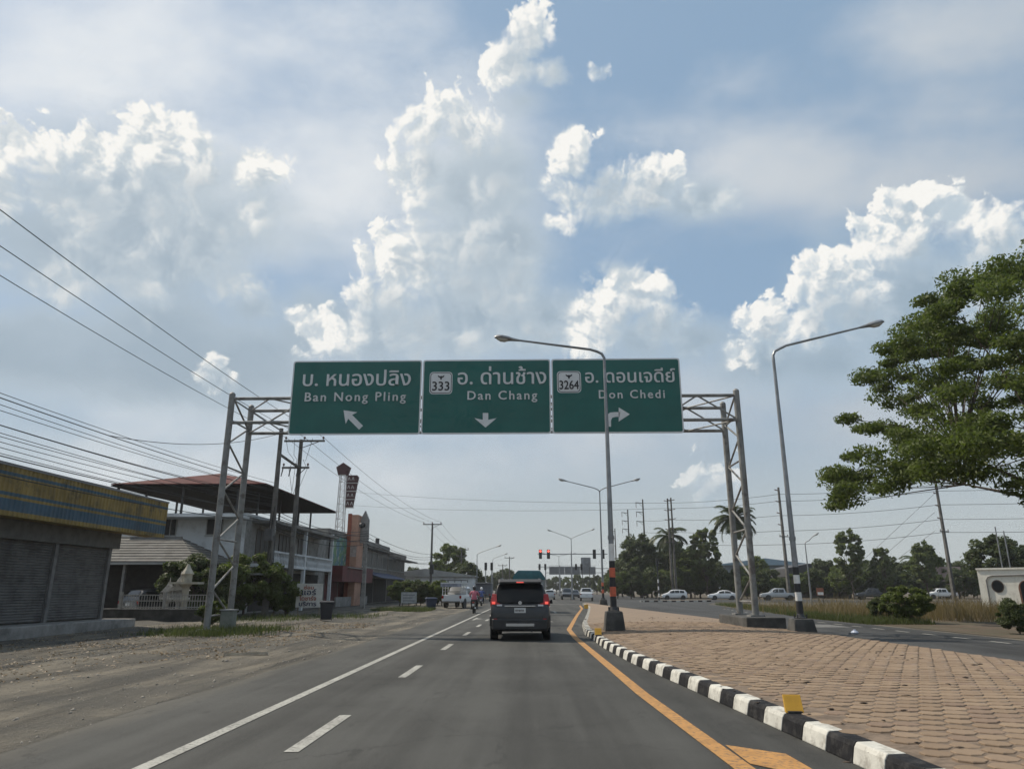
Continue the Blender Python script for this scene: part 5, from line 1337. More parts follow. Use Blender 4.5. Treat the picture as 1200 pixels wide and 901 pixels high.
# ------------------------------------------------------------------ motorcycles with riders
SKIN_ = mat('skin', (.28, .16, .11), .6)
def rider(label, loc, shirt, trousers, helmet, s=1.0):
    """one continuous body, sitting astride and leaning to the handlebar (rider faces +y)"""
    J = {'pel': ((0, 0, .80), .15, 0), 'spine': ((0, .06, 1.02), .145, 1), 'chest': ((0, .10, 1.22), .16, 1), 'neck': ((0, .14, 1.42), .06, 1), 'head': ((0, .16, 1.56), .095, 2), 'crown': ((0, .16, 1.66), .07, 2)}
    Ed = [('pel', 'spine'), ('spine', 'chest'), ('chest', 'neck'), ('neck', 'head'), ('head', 'crown')]
    for sx, n in ((-1, 'l'), (1, 'r')):
        J.update({'sh' + n: ((sx * .20, .11, 1.35), .075, 1), 'el' + n: ((sx * .30, .26, 1.12), .052, 1), 'wr' + n: ((sx * .31, .50, 1.06), .036, 2), 'ha' + n: ((sx * .30, .58, 1.05), .042, 2),
                  'hi' + n: ((sx * .12, .05, .78), .115, 0), 'kn' + n: ((sx * .20, .42, .68), .08, 0), 'an' + n: ((sx * .17, .30, .32), .05, 0), 'to' + n: ((sx * .17, .46, .27), .045, 3)})
        Ed += [('chest', 'sh' + n), ('sh' + n, 'el' + n), ('el' + n, 'wr' + n), ('wr' + n, 'ha' + n), ('pel', 'hi' + n), ('hi' + n, 'kn' + n), ('kn' + n, 'an' + n), ('an' + n, 'to' + n)]
    r = thing('person', label, 'person', loc)
    names = list(J); me = bpy.data.meshes.new('body'); me.from_pydata([J[k][0] for k in names], [(names.index(a), names.index(b_)) for a, b_ in Ed], [])
    o = bpy.data.objects.new('body', me); COL.objects.link(o)
    md = o.modifiers.new('skin', 'SKIN'); md.use_smooth_shade = True
    for i, k in enumerate(names): me.skin_vertices[0].data[i].radius = (J[k][1], J[k][1]); me.skin_vertices[0].data[i].use_root = (k == 'pel')
    o.modifiers.new('sub', 'SUBSURF').levels = 1
    dg = bpy.context.evaluated_depsgraph_get(); m2 = bpy.data.meshes.new_from_object(o.evaluated_get(dg)); bpy.data.objects.remove(o)
    for m in (trousers, shirt, SKIN_, BLACK): m2.materials.append(m)
    segs = [(Vector(J[a][0]), Vector(J[b_][0]), max(J[a][2], J[b_][2]) if not (J[a][2] == 1 and J[b_][2] == 1) else 1) for a, b_ in Ed]
    for p in m2.polygons:
        c = p.center; p.material_index = min(segs, key=lambda sg: ((sg[0] + sg[1]) / 2 - c).length)[2]
    o = bpy.data.objects.new('body', m2); COL.objects.link(o); o.parent = r
    MB().lathe([(.0, -.13), (.09, -.12), (.125, -.04), (.128, .04), (.10, .10), (.05, .135), (.0, .145)], (0, .15, 1.60), 12).build('helmet', helmet, r, True)
    return r
def motorcycle(label, loc, colour):
    r = thing('motorcycle', label, 'motorcycle', loc)
    for y in (-.42, .78):
        wh = bpy.data.objects.new('wheel', None); COL.objects.link(wh); wh.parent = r; wh.location = (0, y, .28)
        M = Matrix.Rotation(R(90), 4, 'Y')
        MB().lathe([(.20, -.045), (.26, -.045), (.28, 0), (.26, .045), (.20, .045)], n=18, M=M).build('tyre', BLACK, wh, True)
        MB().lathe([(.02, -.04), (.05, -.03), (.20, -.03), (.20, .03), (.05, .03), (.02, .04)], n=12, M=M).build('rim', ALLOY, wh)
    MB().loft([[(-.08, -.62, .62), (.08, -.62, .62), (.07, -.62, .74), (-.07, -.62, .74)], [(-.13, -.2, .45), (.13, -.2, .45), (.13, -.2, .76), (-.13, -.2, .76)], [(-.10, .25, .38), (.10, .25, .38), (.09, .25, .56), (-.09, .25, .56)], [(-.16, .52, .36), (.16, .52, .36), (.20, .60, .84), (-.20, .60, .84)], [(-.10, .62, .5), (.10, .62, .5), (.12, .72, .98), (-.12, .72, .98)]]).build('fairing', colour, r, 'auto')
    MB().box((-.12, -.6, .74), (.12, .15, .80)).build('seat', BLACK, r, bevel=.02)
    MB().tube([(-.33, .58, 1.02), (-.12, .66, 1.02), (.12, .66, 1.02), (.33, .58, 1.02)], .018, 6).build('handlebar', DARKM, r)
    MB().tube([(0, .62, .95), (0, .78, .28)], .03, 6).build('fork', DARKM, r)
    MB().cbox((0, -.65, .70), (.14, .04, .07)).build('tail_light', TAIL, r)
    MB().cbox((0, -.68, .54), (.16, .015, .13)).build('number_plate', PLATEW, r)
    MB().tube([(.12, -.55, .36), (.12, .1, .30)], [.05, .03], 8).build('exhaust', CHROME, r, True)
    for sx in (-1, 1):
        MB().tube([(sx * .25, .62, 1.02), (sx * .32, .60, 1.18)], .008, 5).build('mirror_stem', DARKM, r)
        MB().cbox((sx * .34, .60, 1.20), (.11, .02, .07)).build('mirror', DARKM, r)
        MB().box((sx * .19 - .08, .28, .245), (sx * .19 + .08, .5, .268)).build('footrest', BLACK, r)
    return r
x, y = px_car(555.5, 710, 49)
motorcycle('small black motorcycle ridden along the edge line by the pink shirted rider', (x, 49, 0), PAINT_DARK)
rider('person in a pink shirt and dark helmet riding the nearer motorcycle', (x, 49, 0), mat('pink_shirt', (.48, .14, .19), .8, .1), mat('dark_trousers', (.03, .03, .035), .8), PAINT_DARK)
x, y = px_car(564, 708, 72)
motorcycle('blue motorcycle farther ahead on the verge beside the parked truck', (x, 72, 0), mat('bike_blue', (.04, .07, .2), .3, coat=.4))
rider('person in a blue shirt riding the farther motorcycle', (x, 72, 0), mat('blue_shirt', (.07, .10, .26), .8), mat('grey_trousers', (.06, .06, .065), .8), PAINT_WHITE)

# ------------------------------------------------------------------ traffic signals
SIGK = mat('signal_black', (.014, .014, .015), .6)
REDON = mat('signal_red_lit', (.5, .02, .02), .3, emit=(1.0, .12, .08, 2.5))
LENSD = mat('signal_lens_dark', (.03, .03, .03), .25)
def signal_head(root, x, z, s, lit):
    b = MB().box((x - .19 * s, -.12, z - .55 * s), (x + .19 * s, .12, z + .55 * s)).build('signal_head', SIGK, root, bevel=.02)
    for k in range(3):
        M = Matrix.Translation((x, -.13, z + (.35 - .35 * k) * s)) @ Matrix.Rotation(R(90), 4, 'X')
        MB().lathe([(.0, 0), (.12 * s, 0), (.13 * s, .01), (.0, .02)], n=12, M=M).build('signal_lens', REDON if lit and k == 0 else LENSD, b)
        MB().box((x - .15 * s, -.30, z + (.35 - .35 * k + .13) * s), (x + .15 * s, -.121, z + (.35 - .35 * k + .155) * s)).build('visor', SIGK, b)
def signal_mast(label, Y, pole_px, y_bar, px0, px1, heads, s, h_extra=.3):
    p = at_y(pole_px, y_bar, Y); r = thing('traffic_signal', label, 'traffic light', (p.x, Y, 0))
    MB().tube([(0, 0, 0), (0, 0, p.z + h_extra)], [.14, .09], 10).build('mast', GALV, r, True)
    a, c = at_y(px0, y_bar, Y), at_y(px1, y_bar, Y)
    MB().tube([(a.x - p.x, 0, p.z), (c.x - p.x, 0, p.z)], .07, 8).build('arm', GALV, r, True)
    for px, lit in heads: signal_head(r, at_y(px, y_bar, Y).x - p.x, p.z - .02, s, lit)
signal_mast('traffic signal arm with lit red lamps mounted at the double arm lamp post', 117.3, 669.5, 649, 630, 712, ((633.3, True), (642.7, True), (696.5, False), (706.5, False)), 1.3)
signal_mast('smaller traffic signal arm beyond the junction before the far gantry', 158, 656, 664, 630, 683, ((632.3, False), (639, False), (675, False), (681.3, False)), 1.15)
for px, lab in ((569, 'traffic signal on a post at the left corner nearer the verge'), (576, 'traffic signal on a post at the left corner nearer the road')):
    p = at_y(px, 690, 104); z = at_y(px, 663.5, 104).z
    r = thing('traffic_signal', lab, 'traffic light', (p.x, 104, 0))
    MB().tube([(0, 0, 0), (0, 0, z - .3)], .07, 8).build('mast', GALV, r, True); signal_head(r, 0, z, .95, False)
p = at_y(772.5, 704, 99)
r = thing('traffic_signal', 'black and white banded signal post on the traffic island', 'traffic light', (p.x, 99, .14))
for i in range(6): MB().tube([(0, 0, i * .45), (0, 0, i * .45 + .449)], .09, 8).build('painted_band', BANDW if i % 2 else BANDK, r)
MB().tube([(0, 0, 2.7), (0, 0, 4.6)], .07, 8).build('mast', DARKM, r); signal_head(r, 0, 4.9, .9, False)

# far gantry seen from behind, and a hoarding
p0, p1 = at_y(643.5, 673, 250), at_y(698, 664, 250)
r = thing('far_sign_gantry', 'grey back of a sign gantry spanning the far road', 'gantry', (p0.x, 250, 0))
GB = mat('sign_back_grey', (.13, .14, .155), .6, .1)
W = p1.x - p0.x
for k in range(3): MB().box((W * k / 3 + .05, 0, p0.z), (W * (k + 1) / 3 - .05, .1, p1.z)).build('sign_back', GB, r)
for k in range(9): MB().box((0, -.08, p0.z + .15 + k * .36), (W, -.004, p0.z + .2 + k * .36)).build('sign_rail', GALV, r)
for x_ in (-1.2, W + 5.5): MB().tube([(x_, .3, 0), (x_, .3, p1.z)], .2, 8).build('post', GALV, r)
for z in (p0.z + .6, p0.z + 2): MB().tube([(-1.2, .3, z), (W + 5.5, .3, z)], .12, 6).build('beam', GALV, r)
p0, p1 = at_y(681, 664, 240), at_y(692, 653, 240)
r = thing('hoarding', 'grey hoarding on posts above the far gantry', 'billboard', (p0.x, 240, 0))
MB().box((0, 0, p0.z), (p1.x - p0.x, .3, p1.z)).build('board', mat('hoarding_grey', (.17, .18, .19), .7, .35, .6), r)
for x_ in (.4, p1.x - p0.x - .4): MB().tube([(x_, .45, 0), (x_, .45, p1.z)], .12, 6).build('post', DARKM, r)

# ------------------------------------------------------------------ right side: tall power poles and their wires
def hv_pole(label, px, top, Y, kind, group=None, rz=0.0):
    p = at_y(px, top, Y); r = thing('power_pole', label, 'utility pole', (p.x, Y, 0), rz, group)
    tapered(r, p.z, .22, .12)
    if kind == 'arms':
        for k in range(3):
            z = p.z - .8 - 1.9 * k
            MB().bar((0, 0, z), (-1.5, 0, z + .15), .12, .14).build('crossarm', POLEC, r)
            MB().tube([(-1.4, 0, z), (-1.4, 0, z - .9)], .06, 6).build('insulator_string', INSUL, r)
            MB().bar((0, 0, z - .7), (-.9, 0, z + .02), .05, .05).build('arm_brace', DARKM, r)
    else:
        for k in range(4):
            z = p.z - .5 - 1.75 * k
            for s_ in (-1, 1) if kind == 'H' else (-1,):
                MB().tube([(s_ * .1, 0, z), (s_ * .7, 0, z + .12)], [.05, .09], 6).build('post_insulator', INSUL, r)
    MB().box((-.8, -.2, p.z * .55), (.8, -.1, p.z * .55 + .14)).build('lower_crossarm', POLEC, r)
    for x_ in (-.7, 0, .7): insulator(r, (x_, -.15, p.z * .55 + .14))
    return p
pH = [hv_pole('leaning tall power pole behind the dry grass with stay wires', 1095.5, 560, 104, 'post', rz=R(20)),
      hv_pole('tall power pole with side insulators behind the white banded lamp', 912, 571, 112, 'post', rz=R(20)),
      hv_pole('tall power pole of a close pair with bracket arms above the palms', 782, 584, 136, 'H'),
      hv_pole('twin of the power pole pair above the palms, on its right', 786, 583, 136.5, 'H')]
for px, top, Y in ((753, 585, 150), (735.5, 597, 172), (720.5, 619, 198)):
    hv_pole('tall power pole with three bracket arms in the row beside the trees', px, top, Y, 'arms', 'power poles along the far right road')
far_left = [at_y(400, 575 + k * 16, 205) for k in range(5)]
ends = []
for k, dy in enumerate((8, 16, 33, 51, 67)):
    a = at_y(912, 571 + dy, 112); c = at_y(1095.5 + dy * .13, 560 + dy * .95, 104); m_ = at_y(783, 583 + dy * .78, 136)
    wire('power_line', c, a, .35, .03, 'long power wire between the leaning pole and the pole behind the banded lamp', group='wires across the right')
    wire('power_line', a, m_, .3, .03, 'long power wire from the pole behind the banded lamp to the paired poles', group='wires to the paired poles')
    if k < 2: wire('power_line', m_, far_left[k], 1.0, .030, 'long power wire crossing high over the main road beyond the signs', group='wires crossing the main road')
    else: wire('power_line', m_, at_y(753, 585 + dy * .75, 150), .2, .028, 'power wire from the paired poles to the row beside the trees', group='wires from the paired poles')
    wire('power_line', c, c + Vector((45, -10, 1.0)), .5, .03, 'power wire running on right from the leaning pole under the big tree', group='wires under the big tree')
for k in range(3):
    base = at_y(1095.5, 578 + 22 * k, 104)
    wire('stay_wire', base, (base.x - 17 + k * 2, 106, 0.2), 0, .02, 'thin stay wire slanting from the leaning pole to the ground', 'stay wire', 'stay wires', n=2)

# white container cabin with porthole and stair
CAB = thing('white_cabin', 'white cabin with round porthole and arched doorway behind the dry grass', 'cabin', (at_y(1150, 700, 60).x, 60, 0), R(-44))
CW = mat('cabin_white', (.78, .76, .68), .7, .04, 1.0, dirt=(.42, .39, .33), dirt_amt=.4)
MB().box((0, 0, 0), (4.1, 3.5, 3.0)).build('wall', CW, CAB)
MB().box((-.05, -.08, 3.0), (8.5, 3.6, 3.14)).build('roof', CW, CAB)
ring = lambda rx, rz2, cx, cz, n=20: [(cx + rx * math.cos(2 * math.pi * i / n), cz + rz2 * math.sin(2 * math.pi * i / n)) for i in range(n)]
pr = MB().prism(ring(.42, .48, 1.25, 1.75), 'y', -.04, -.003).build('porthole', mat('porthole_rim', (.10, .06, .04), .6), CAB)
MB().prism(ring(.36, .42, 1.25, 1.75), 'y', -.055, -.042).build('pane', GLASSD, pr)
arch = [(2.65, .05)] + [(3.05 - .45 * math.cos(math.pi * i / 12), 1.55 + .6 * math.sin(math.pi * i / 12)) for i in range(13)] + [(3.45, .05)]
dr = MB().prism(arch, 'y', -.05, -.003).build('door', mat('door_wood', (.16, .07, .04), .6, .2), CAB)
MB().prism([(3.05 + (x_ - 3.05) * .72, .3 + (z - .05) * .86) for x_, z in arch], 'y', -.065, -.052).build('pane', GLASSD, dr)
MB().tube([(.55, -.06, .1), (.55, -.06, 2.2), (.7, -.06, 2.45), (1.0, -.06, 2.55), (4.1, -.06, 2.6)], .05, 8).build('trim_pipe', mat('trim_grey', (.2, .2, .2), .6), CAB, True)
MB().box((4.1, .25, 0), (8.4, 3.4, 2.99)).build('grey_side_wall', mat('cabin_grey', (.17, .18, .20), .7, .1), CAB)
for x_ in (4.6, 5.2): MB().tube([(x_, -.3, 0), (x_ - .25, -.1, 3.2)], .03, 6).build('ladder_rail', WHITEP, CAB)
for i in range(9): MB().bar((4.6 - .26 * i / 9, -.29 + .2 * i / 9, .3 + i * .32), (5.2 - .26 * i / 9, -.29 + .2 * i / 9, .3 + i * .32), .04, .04).build('ladder_rung', WHITEP, CAB)
for i in range(16): MB().tube([(4.0 + i * .28, 0, 3.14), (4.0 + i * .28, 0, 4.15)], .022, 5).build('baluster', WHITEP, CAB)
for z in (3.5, 4.15): MB().box((4.0, -.03, z - .03), (8.4, .03, z + .03)).build('deck_rail', WHITEP, CAB)
for px, top in ((1166, 617), (1176, 622)):
    p = at_y(px, top, 66); q_ = at_y(px + 5, 690, 66)
    o = MB().tube([(0, 0, 0), (0, 0, p.z)], .05, 6).build('flag_pole', GALV, loc=(p.x, 66, 0)); tag(o, 'thin bare metal pole rising behind the white cabin', 'pole', 'bare poles behind the cabin')

# warehouse behind the gantry post, far dark roof
WH = thing('warehouse', 'pale blue roofed warehouse behind the trees and right gantry posts', 'warehouse', (at_y(850, 680, 175).x, 175, 0))
zr0 = at_y(880, 655, 175).z; wwd = at_y(945, 680, 175).x - at_y(850, 680, 175).x
MB().box((0, 0, 0), (wwd, 16, zr0 - 1.4)).build('wall', mat('warehouse_wall', (.20, .24, .28), .7, .15, .4), WH)
MB().prism([(-.8, zr0 - 1.4), (wwd + .8, zr0 - 1.4), (wwd + .8, zr0 - 1.1), (wwd * .5, zr0 + .2), (-.8, zr0 - 1.1)], 'y', -1, 17).build('roof', mat('warehouse_roof', (.24, .33, .40), .5, .1, .4), WH)
MB().box((-.1, -.1, 0), (wwd + .1, -.003, 3.4)).build('yellow_base', mat('ochre_wall', (.30, .24, .12), .8, .15), WH)
for i in range(5): window(WH, FRONT(2 + i * wwd / 5.2, 0, 4.2), 2.4, 1.8, 2)
DR = thing('dark_roof_barn', 'low barn with long dark roof behind the trees right of the banded lamp', 'barn', (at_y(925, 680, 150).x, 150, 0))
MB().box((0, 0, 0), (12, 10, 4)).build('wall', mat('barn_wall', (.12, .11, .10), .9, .2), DR)
MB().prism([(-1, 4), (13.5, 3.4), (13.5, 3.6), (4, 6.6), (-1, 5.6)], 'y', -1, 11).build('roof', mat('barn_roof', (.06, .06, .065), .7, .2), DR)
r = thing('roadside_poster', 'small orange and white poster board in front of the trees', 'sign board', (at_y(957, 690, 84).x, 84, 0))
MB().box((0, 0, .9), (.75, .06, 1.7)).build('board', mat('poster_orange', (.26, .10, .06), .7, .2, 2.0), r); MB().box((.06, -.008, .95), (.69, -.003, 1.25)).build('lower_print', WHITEP, r)
for x_ in (.1, .6): MB().box((x_, .065, 0), (x_ + .06, .12, 1.65)).build('leg', DARKM, r)
r = thing('roadside_poster', 'tilted pale pink poster board behind the white pickup', 'sign board', (at_y(1097, 690, 138).x, 138, 0), 0)
MB().box((0, 0, 1.5), (5.0, .12, 5.6)).build('board', mat('poster_pink', (.33, .24, .22), .7, .2, .8), r)
for x_ in (.6, 4.0): MB().box((x_, .13, 0), (x_ + .15, .3, 5.4)).build('leg', DARKM, r)
BAG = MB(); 
p = at_z(1002, 743, 0.0)
o = MB().lathe([(.0, 0), (.10, .01), (.13, .06), (.08, .11), (.03, .13), (.04, .16)], n=9).build('plastic_bag', mat('bag_pale_blue', (.38, .42, .52), .5, .15, 9.0, bump=.6, bump_scale=15), loc=(p.x, p.y, .004)); tag(o, 'crumpled pale blue plastic bag lying at the edge of the opposite road', 'plastic bag')
p = at_z(577 / 2, 766, 0)
o = MB().loft([[(-.5, -.05, 0), (.5, -.07, 0), (.5, .06, 0), (-.5, .05, 0)], [(-.48, -.04, .05), (.46, -.05, .07), (.47, .05, .06), (-.5, .04, .04)]]).build('broken_plank', mat('weathered_wood', (.34, .29, .22), .9, .2, 6.0), loc=(p.x, p.y, -.02)); o.rotation_euler = (0, 0, R(12)); tag(o, 'broken pale plank lying on the dirt verge', 'plank')

# ------------------------------------------------------------------ vegetation
rng = np.random.default_rng(11)
def leaf_cloud(centres, radii, per, size, rg, flat=.55, aspect=.5, surface=.35, droop=0.0):
    """leaf-sized quads gathered in clumps: centres n x 3, radii n x 3"""
    C = np.repeat(centres, per, 0); Rr = np.repeat(radii, per, 0); n = len(C)
    d = rg.normal(size=(n, 3)); d /= np.linalg.norm(d, axis=1, keepdims=True)
    rad = surface + (1 - surface) * rg.random((n, 1)) ** .5
    P = C + d * rad * Rr * rg.uniform(.75, 1.12, (n, 1))
    nrm = rg.normal(size=(n, 3)) * (1 - flat) + np.array([0, 0, 1.0]) * flat + d * .45
    nrm /= np.linalg.norm(nrm, axis=1, keepdims=True)
    a = np.cross(nrm, rg.normal(size=(n, 3))); a /= np.linalg.norm(a, axis=1, keepdims=True)
    b_ = np.cross(nrm, a)
    s = size * rg.uniform(.6, 1.35, (n, 1))
    a = a * s; b_ = b_ * s * aspect
    a[:, 2] -= droop * s[:, 0]
    V_ = np.stack([P - a, P + b_ - a * .1, P + a, P - b_ - a * .1], 1).reshape(-1, 3)
    F_ = np.arange(n * 4).reshape(-1, 4)
    return V_, F_
LF_RAIN = leaf_mat('raintree_leaf', (0.052, 0.080, 0.020), (0.145, 0.180, 0.040), .50)
LF_DARK = leaf_mat('dark_leaf', (0.048, 0.068, 0.028), (0.095, 0.115, 0.046), .42)
LF_MID = leaf_mat('mid_leaf', (0.070, 0.102, 0.026), (0.135, 0.165, 0.048), .46)
LF_TEAK = leaf_mat('pale_leaf', (0.075, 0.100, 0.035), (0.13, 0.155, 0.065), .4)
LF_PALM = leaf_mat('palm_leaf', (0.032, 0.050, 0.018), (0.075, 0.090, 0.032), .25)
def limbs(b, base, fork, ends, r0, rg, mid=.5):
    base, fork = Vector(base), Vector(fork)
    b.tube([base, base.lerp(fork, .5) + Vector((rg.uniform(-.1, .1), rg.uniform(-.1, .1), 0)), fork], [r0 * 1.25, r0 * .95, r0 * .8], 10)
    for e in ends:
        e = Vector(e); d = e - fork
        m1 = fork + d * .35 + Vector((rg.uniform(-.3, .3), rg.uniform(-.3, .3), d.length * .10)); m2 = fork + d * .7 + Vector((rg.uniform(-.3, .3), rg.uniform(-.3, .3), d.length * .07))
        b.tube([fork - Vector((0, 0, r0 * .4)), m1, m2, e], [r0 * .5, r0 * .32, r0 * .18, r0 * .05], 6)
def tree_proto(seed, h, rx, rz, trunk, nclump, per, size, m, r0=.18, shape='round', aspect=.5, flat=.5):
    rg = np.random.default_rng(seed); cs = []; rs = []
    for i in range(nclump):
        d = rg.normal(size=3); d /= np.linalg.norm(d); k = rg.uniform(.45, 1.0) ** .6
        c = np.array([d[0] * rx * k, d[1] * rx * k, trunk + rz + d[2] * rz * k])
        if shape == 'cone': f = 1.15 - .75 * (c[2] - trunk) / (2 * rz); c[0] *= f; c[1] *= f
        cs.append(c); q = rg.uniform(.4, 1.1) * rx * (.30 if nclump > 50 else .36)
        rs.append([q, q, q * rg.uniform(.55, .85)])
    V_, F_ = leaf_cloud(np.array(cs), np.array(rs), per, size, rg, flat, aspect)
    b = MB(); limbs(b, (0, 0, -.2), (0, 0, trunk * .9), [cs[i] for i in range(0, nclump, max(1, nclump // 14))], r0, rg)
    return V_, F_, b
def tree_meshes(nm, *a, **k):
    V_, F_, b = tree_proto(*a, **k)
    o = raw('crown', V_, F_, a[8]); me = o.data; bpy.data.objects.remove(o)
    return me, b.mesh('trunk', BARK, True)
PROTO = {
    'dense': [tree_meshes('d', s, 8.0, 3.2, 3.0, 1.6, 110, 110, .22, LF_DARK) for s in (1, 2)] + [tree_meshes('d', 3, 8.0, 2.6, 3.4, 1.4, 100, 110, .22, LF_MID)],
    'slim': [tree_meshes('s', s, 8.0, 1.7, 3.1, 2.0, 75, 22, .26, LF_TEAK, r0=.10, aspect=.75, flat=.2) for s in (4, 5)],
    'bush': [tree_meshes('b', s, 2.2, 1.25, 1.0, .35, 60, 260, .075, m, r0=.05) for s, m in ((6, LF_MID), (7, LF_DARK))],
    'mixed': [tree_meshes('m', s, 7, 2.3, 3.0, 1.0, 95, 80, .22, m) for s, m in ((8, LF_MID), (9, LF_DARK))],
}
def plant(kind, i, loc, s, label, cat='tree', group=None, name='tree', sz=1.0, rz=None):
    me, tr = PROTO[kind][i % len(PROTO[kind])]
    r = thing(name, label, cat, loc, random.uniform(0, 6.28) if rz is None else rz, group); r.scale = (s, s, s * sz)
    for nm, m in (('crown', me), ('trunk', tr)):
        o = bpy.data.objects.new(nm, m); COL.objects.link(o); o.parent = r
    return r

# the big rain tree over the right
TX, TY = 28.4, 32.8
RT = thing('rain_tree', 'huge spreading rain tree with layered dark green crown reaching in over the right verge', 'tree', (TX, TY, 0))
cs, rs = [], []
rg = np.random.default_rng(23)
tries = 0
while len(cs) < 470 and tries < 9000:
    tries += 1
    ang = rg.uniform(0, 2 * math.pi); rr = 12.3 * math.sqrt(rg.uniform(0, 1))
    lobes = 1 + .10 * math.sin(3 * ang + .6) + .07 * math.sin(7 * ang + 2)
    rr = min(rr, 12.3) * lobes
    t_ = min(1, rr / 13.0)
    zu = 7.5 + 10.6 * math.sqrt(max(0, 1 - t_ ** 2)); zl_ = 5.9 + 2.0 * (1 - t_) ** .7
    k = rg.choice([rg.uniform(.82, 1.0), rg.uniform(.82, 1.0), rg.uniform(0.0, .5), rg.uniform(.3, .9)])
    p = np.array([rr * math.cos(ang), rr * math.sin(ang), zl_ + (zu - zl_) * k])
    if all(np.linalg.norm((p - c) * [1, 1, 1.6]) > 0.92 for c in cs):
        cs.append(p); q = rg.uniform(.6, 1.3); rs.append([q, q, q * rg.uniform(.36, .55)])
for hx, hy, hz, q in ((-7.0, -3.0, 4.5, .9), (-6.2, -3.2, 4.1, .7), (-7.6, -2.8, 5.0, .8), (-8.2, -2.6, 5.6, .9), (-9.5, -2.2, 6.2, 1.0)):
    cs.append(np.array([hx, hy, hz])); rs.append([q, q, q * .55])
for i in range(34):
    a = math.pi + rg.uniform(-.75, .75); r_ = rg.uniform(8.5, 13.4)
    cs.append(np.array([r_ * math.cos(a), r_ * math.sin(a), 6.0 + rg.uniform(0, 3.4) * (1 - (r_ - 8.5) / 9)])); q = rg.uniform(.7, 1.2); rs.append([q, q, q * .55])
cs, rs = np.array(cs), np.array(rs)
per = 430
V_, F_ = leaf_cloud(cs, rs, per, .105, rg, .4, .45, .15, .2)
raw('crown', V_, F_, LF_RAIN, RT)
b = MB()
b.tube([(0, 0, -.3), (.1, 0, 1.5), (0, .1, 3.2)], [.75, .55, .5], 14)
mains = []
for i in range(9):
    a = i * 2 * math.pi / 9 + rg.uniform(-.25, .25); L = rg.uniform(6.5, 9.5)
    e = Vector((L * math.cos(a), L * math.sin(a), rg.uniform(6.6, 8.6)))
    P = [Vector((0, .1, 3.0)), Vector((e.x * .3, e.y * .3, 4.6 + rg.uniform(-.2, .4))), Vector((e.x * .65, e.y * .65, 6.0 + rg.uniform(-.3, .4))), e]
    b.tube(P, [.22, .16, .10, .04], 8); mains.append(P)
for j in range(0, len(cs), 2):
    c = Vector(cs[j])
    cand = [p for P in mains for p in (P[1], P[1].lerp(P[2], .5), P[2], P[2].lerp(P[3], .5), P[3])]
    q = min(cand, key=lambda p: (p - c).length)
    m_ = q.lerp(c, .5) + Vector((rg.uniform(-.3, .3), rg.uniform(-.3, .3), rg.uniform(-.1, .5)))
    b.tube([q, m_, c], [.040, .026, .010], 5)
b.build('trunk', BARK, RT, True)

# trees on the right behind the junction
def near_what(px):
    for lim, t_ in ((726, 'at the far end of the power pole row'), (768, 'beside the row of power poles'), (800, 'behind the paired power poles'), (848, 'behind the white saloon car'), (908, 'in front of the blue roofed warehouse'),
                    (956, 'in front of the dark roofed barn'), (1000, 'behind the small street lamp'), (1045, 'behind the dark parked pickup'), (1090, 'behind the green shrub and dry grass')):
        if px < lim: return t_
    return 'behind the leaning power pole'
right_trees = [  # px, top y, Y, kind, idx
    (728, 655, 165, 'dense', 0), (740, 640, 158, 'dense', 1), (748, 622, 150, 'mixed', 1), (762, 652, 148, 'dense', 2), (775, 640, 152, 'dense', 0), (794, 632, 150, 'dense', 1), (806, 644, 146, 'dense', 2),
    (818, 655, 142, 'mixed', 0), (836, 655, 150, 'dense', 0), (866, 662, 160, 'dense', 2), (886, 650, 165, 'mixed', 0), (902, 664, 150, 'mixed', 1), (930, 662, 158, 'dense', 1), (948, 668, 140, 'mixed', 0),
    (965, 652, 146, 'dense', 0), (980, 662, 138, 'dense', 2), (1004, 650, 146, 'mixed', 0), (1024, 655, 142, 'dense', 1), (1040, 650, 150, 'mixed', 1), (1064, 655, 146, 'dense', 0), (1080, 640, 140, 'dense', 2), (1098, 655, 150, 'mixed', 0),
    (1118, 655, 142, 'dense', 1), (1136, 668, 150, 'mixed', 1), (1162, 622, 96, 'dense', 1), (1190, 632, 104, 'dense', 0), (715, 668, 190, 'dense', 1), (706, 676, 220, 'mixed', 0)]
for px, ty, Y, kd, i in right_trees:
    p = at_y(px, ty, Y); hproto = {'dense': 8.2, 'mixed': 7.4}[kd]
    where = near_what(px); lab = {'dense': 'dense dark green tree ', 'mixed': 'loose mid green tree '}[kd] + where; g_ = kd + ' trees ' + where
    if px in (1162, 1190): lab, g_ = 'dark round tree rising behind the white cabin', 'trees behind the white cabin'
    plant(kd, i, (p.x, Y, 0), p.z / hproto, lab, 'tree', g_)
for px, ty, Y, i, lab in ((824, 614, 138, 0, 'slim pale leaved tree standing in front of the warehouse'), (990, 618, 128, 1, 'slim sparse tree beside the small street lamp'), (1030, 638, 126, 0, 'slim young tree with few leaves before the dark belt'), (1078, 632, 124, 1, 'slim young tree with sparse top behind the green shrub')):
    p = at_y(px, ty, Y); plant('slim', i, (p.x, Y, 0), p.z / 8.4, lab, 'tree')
for k, px in enumerate(range(724, 1145, 15)):
    Y = 132 + (k * 37 % 9); p = at_y(px, 690, Y)
    if 770 < px < 860: Y += 4
    where = near_what(px); plant('bush', k, (at_y(px, 690, Y).x, Y, 0), random.uniform(1.5, 2.3), 'low bush ' + where, 'bush', 'low bushes ' + where, 'bush')
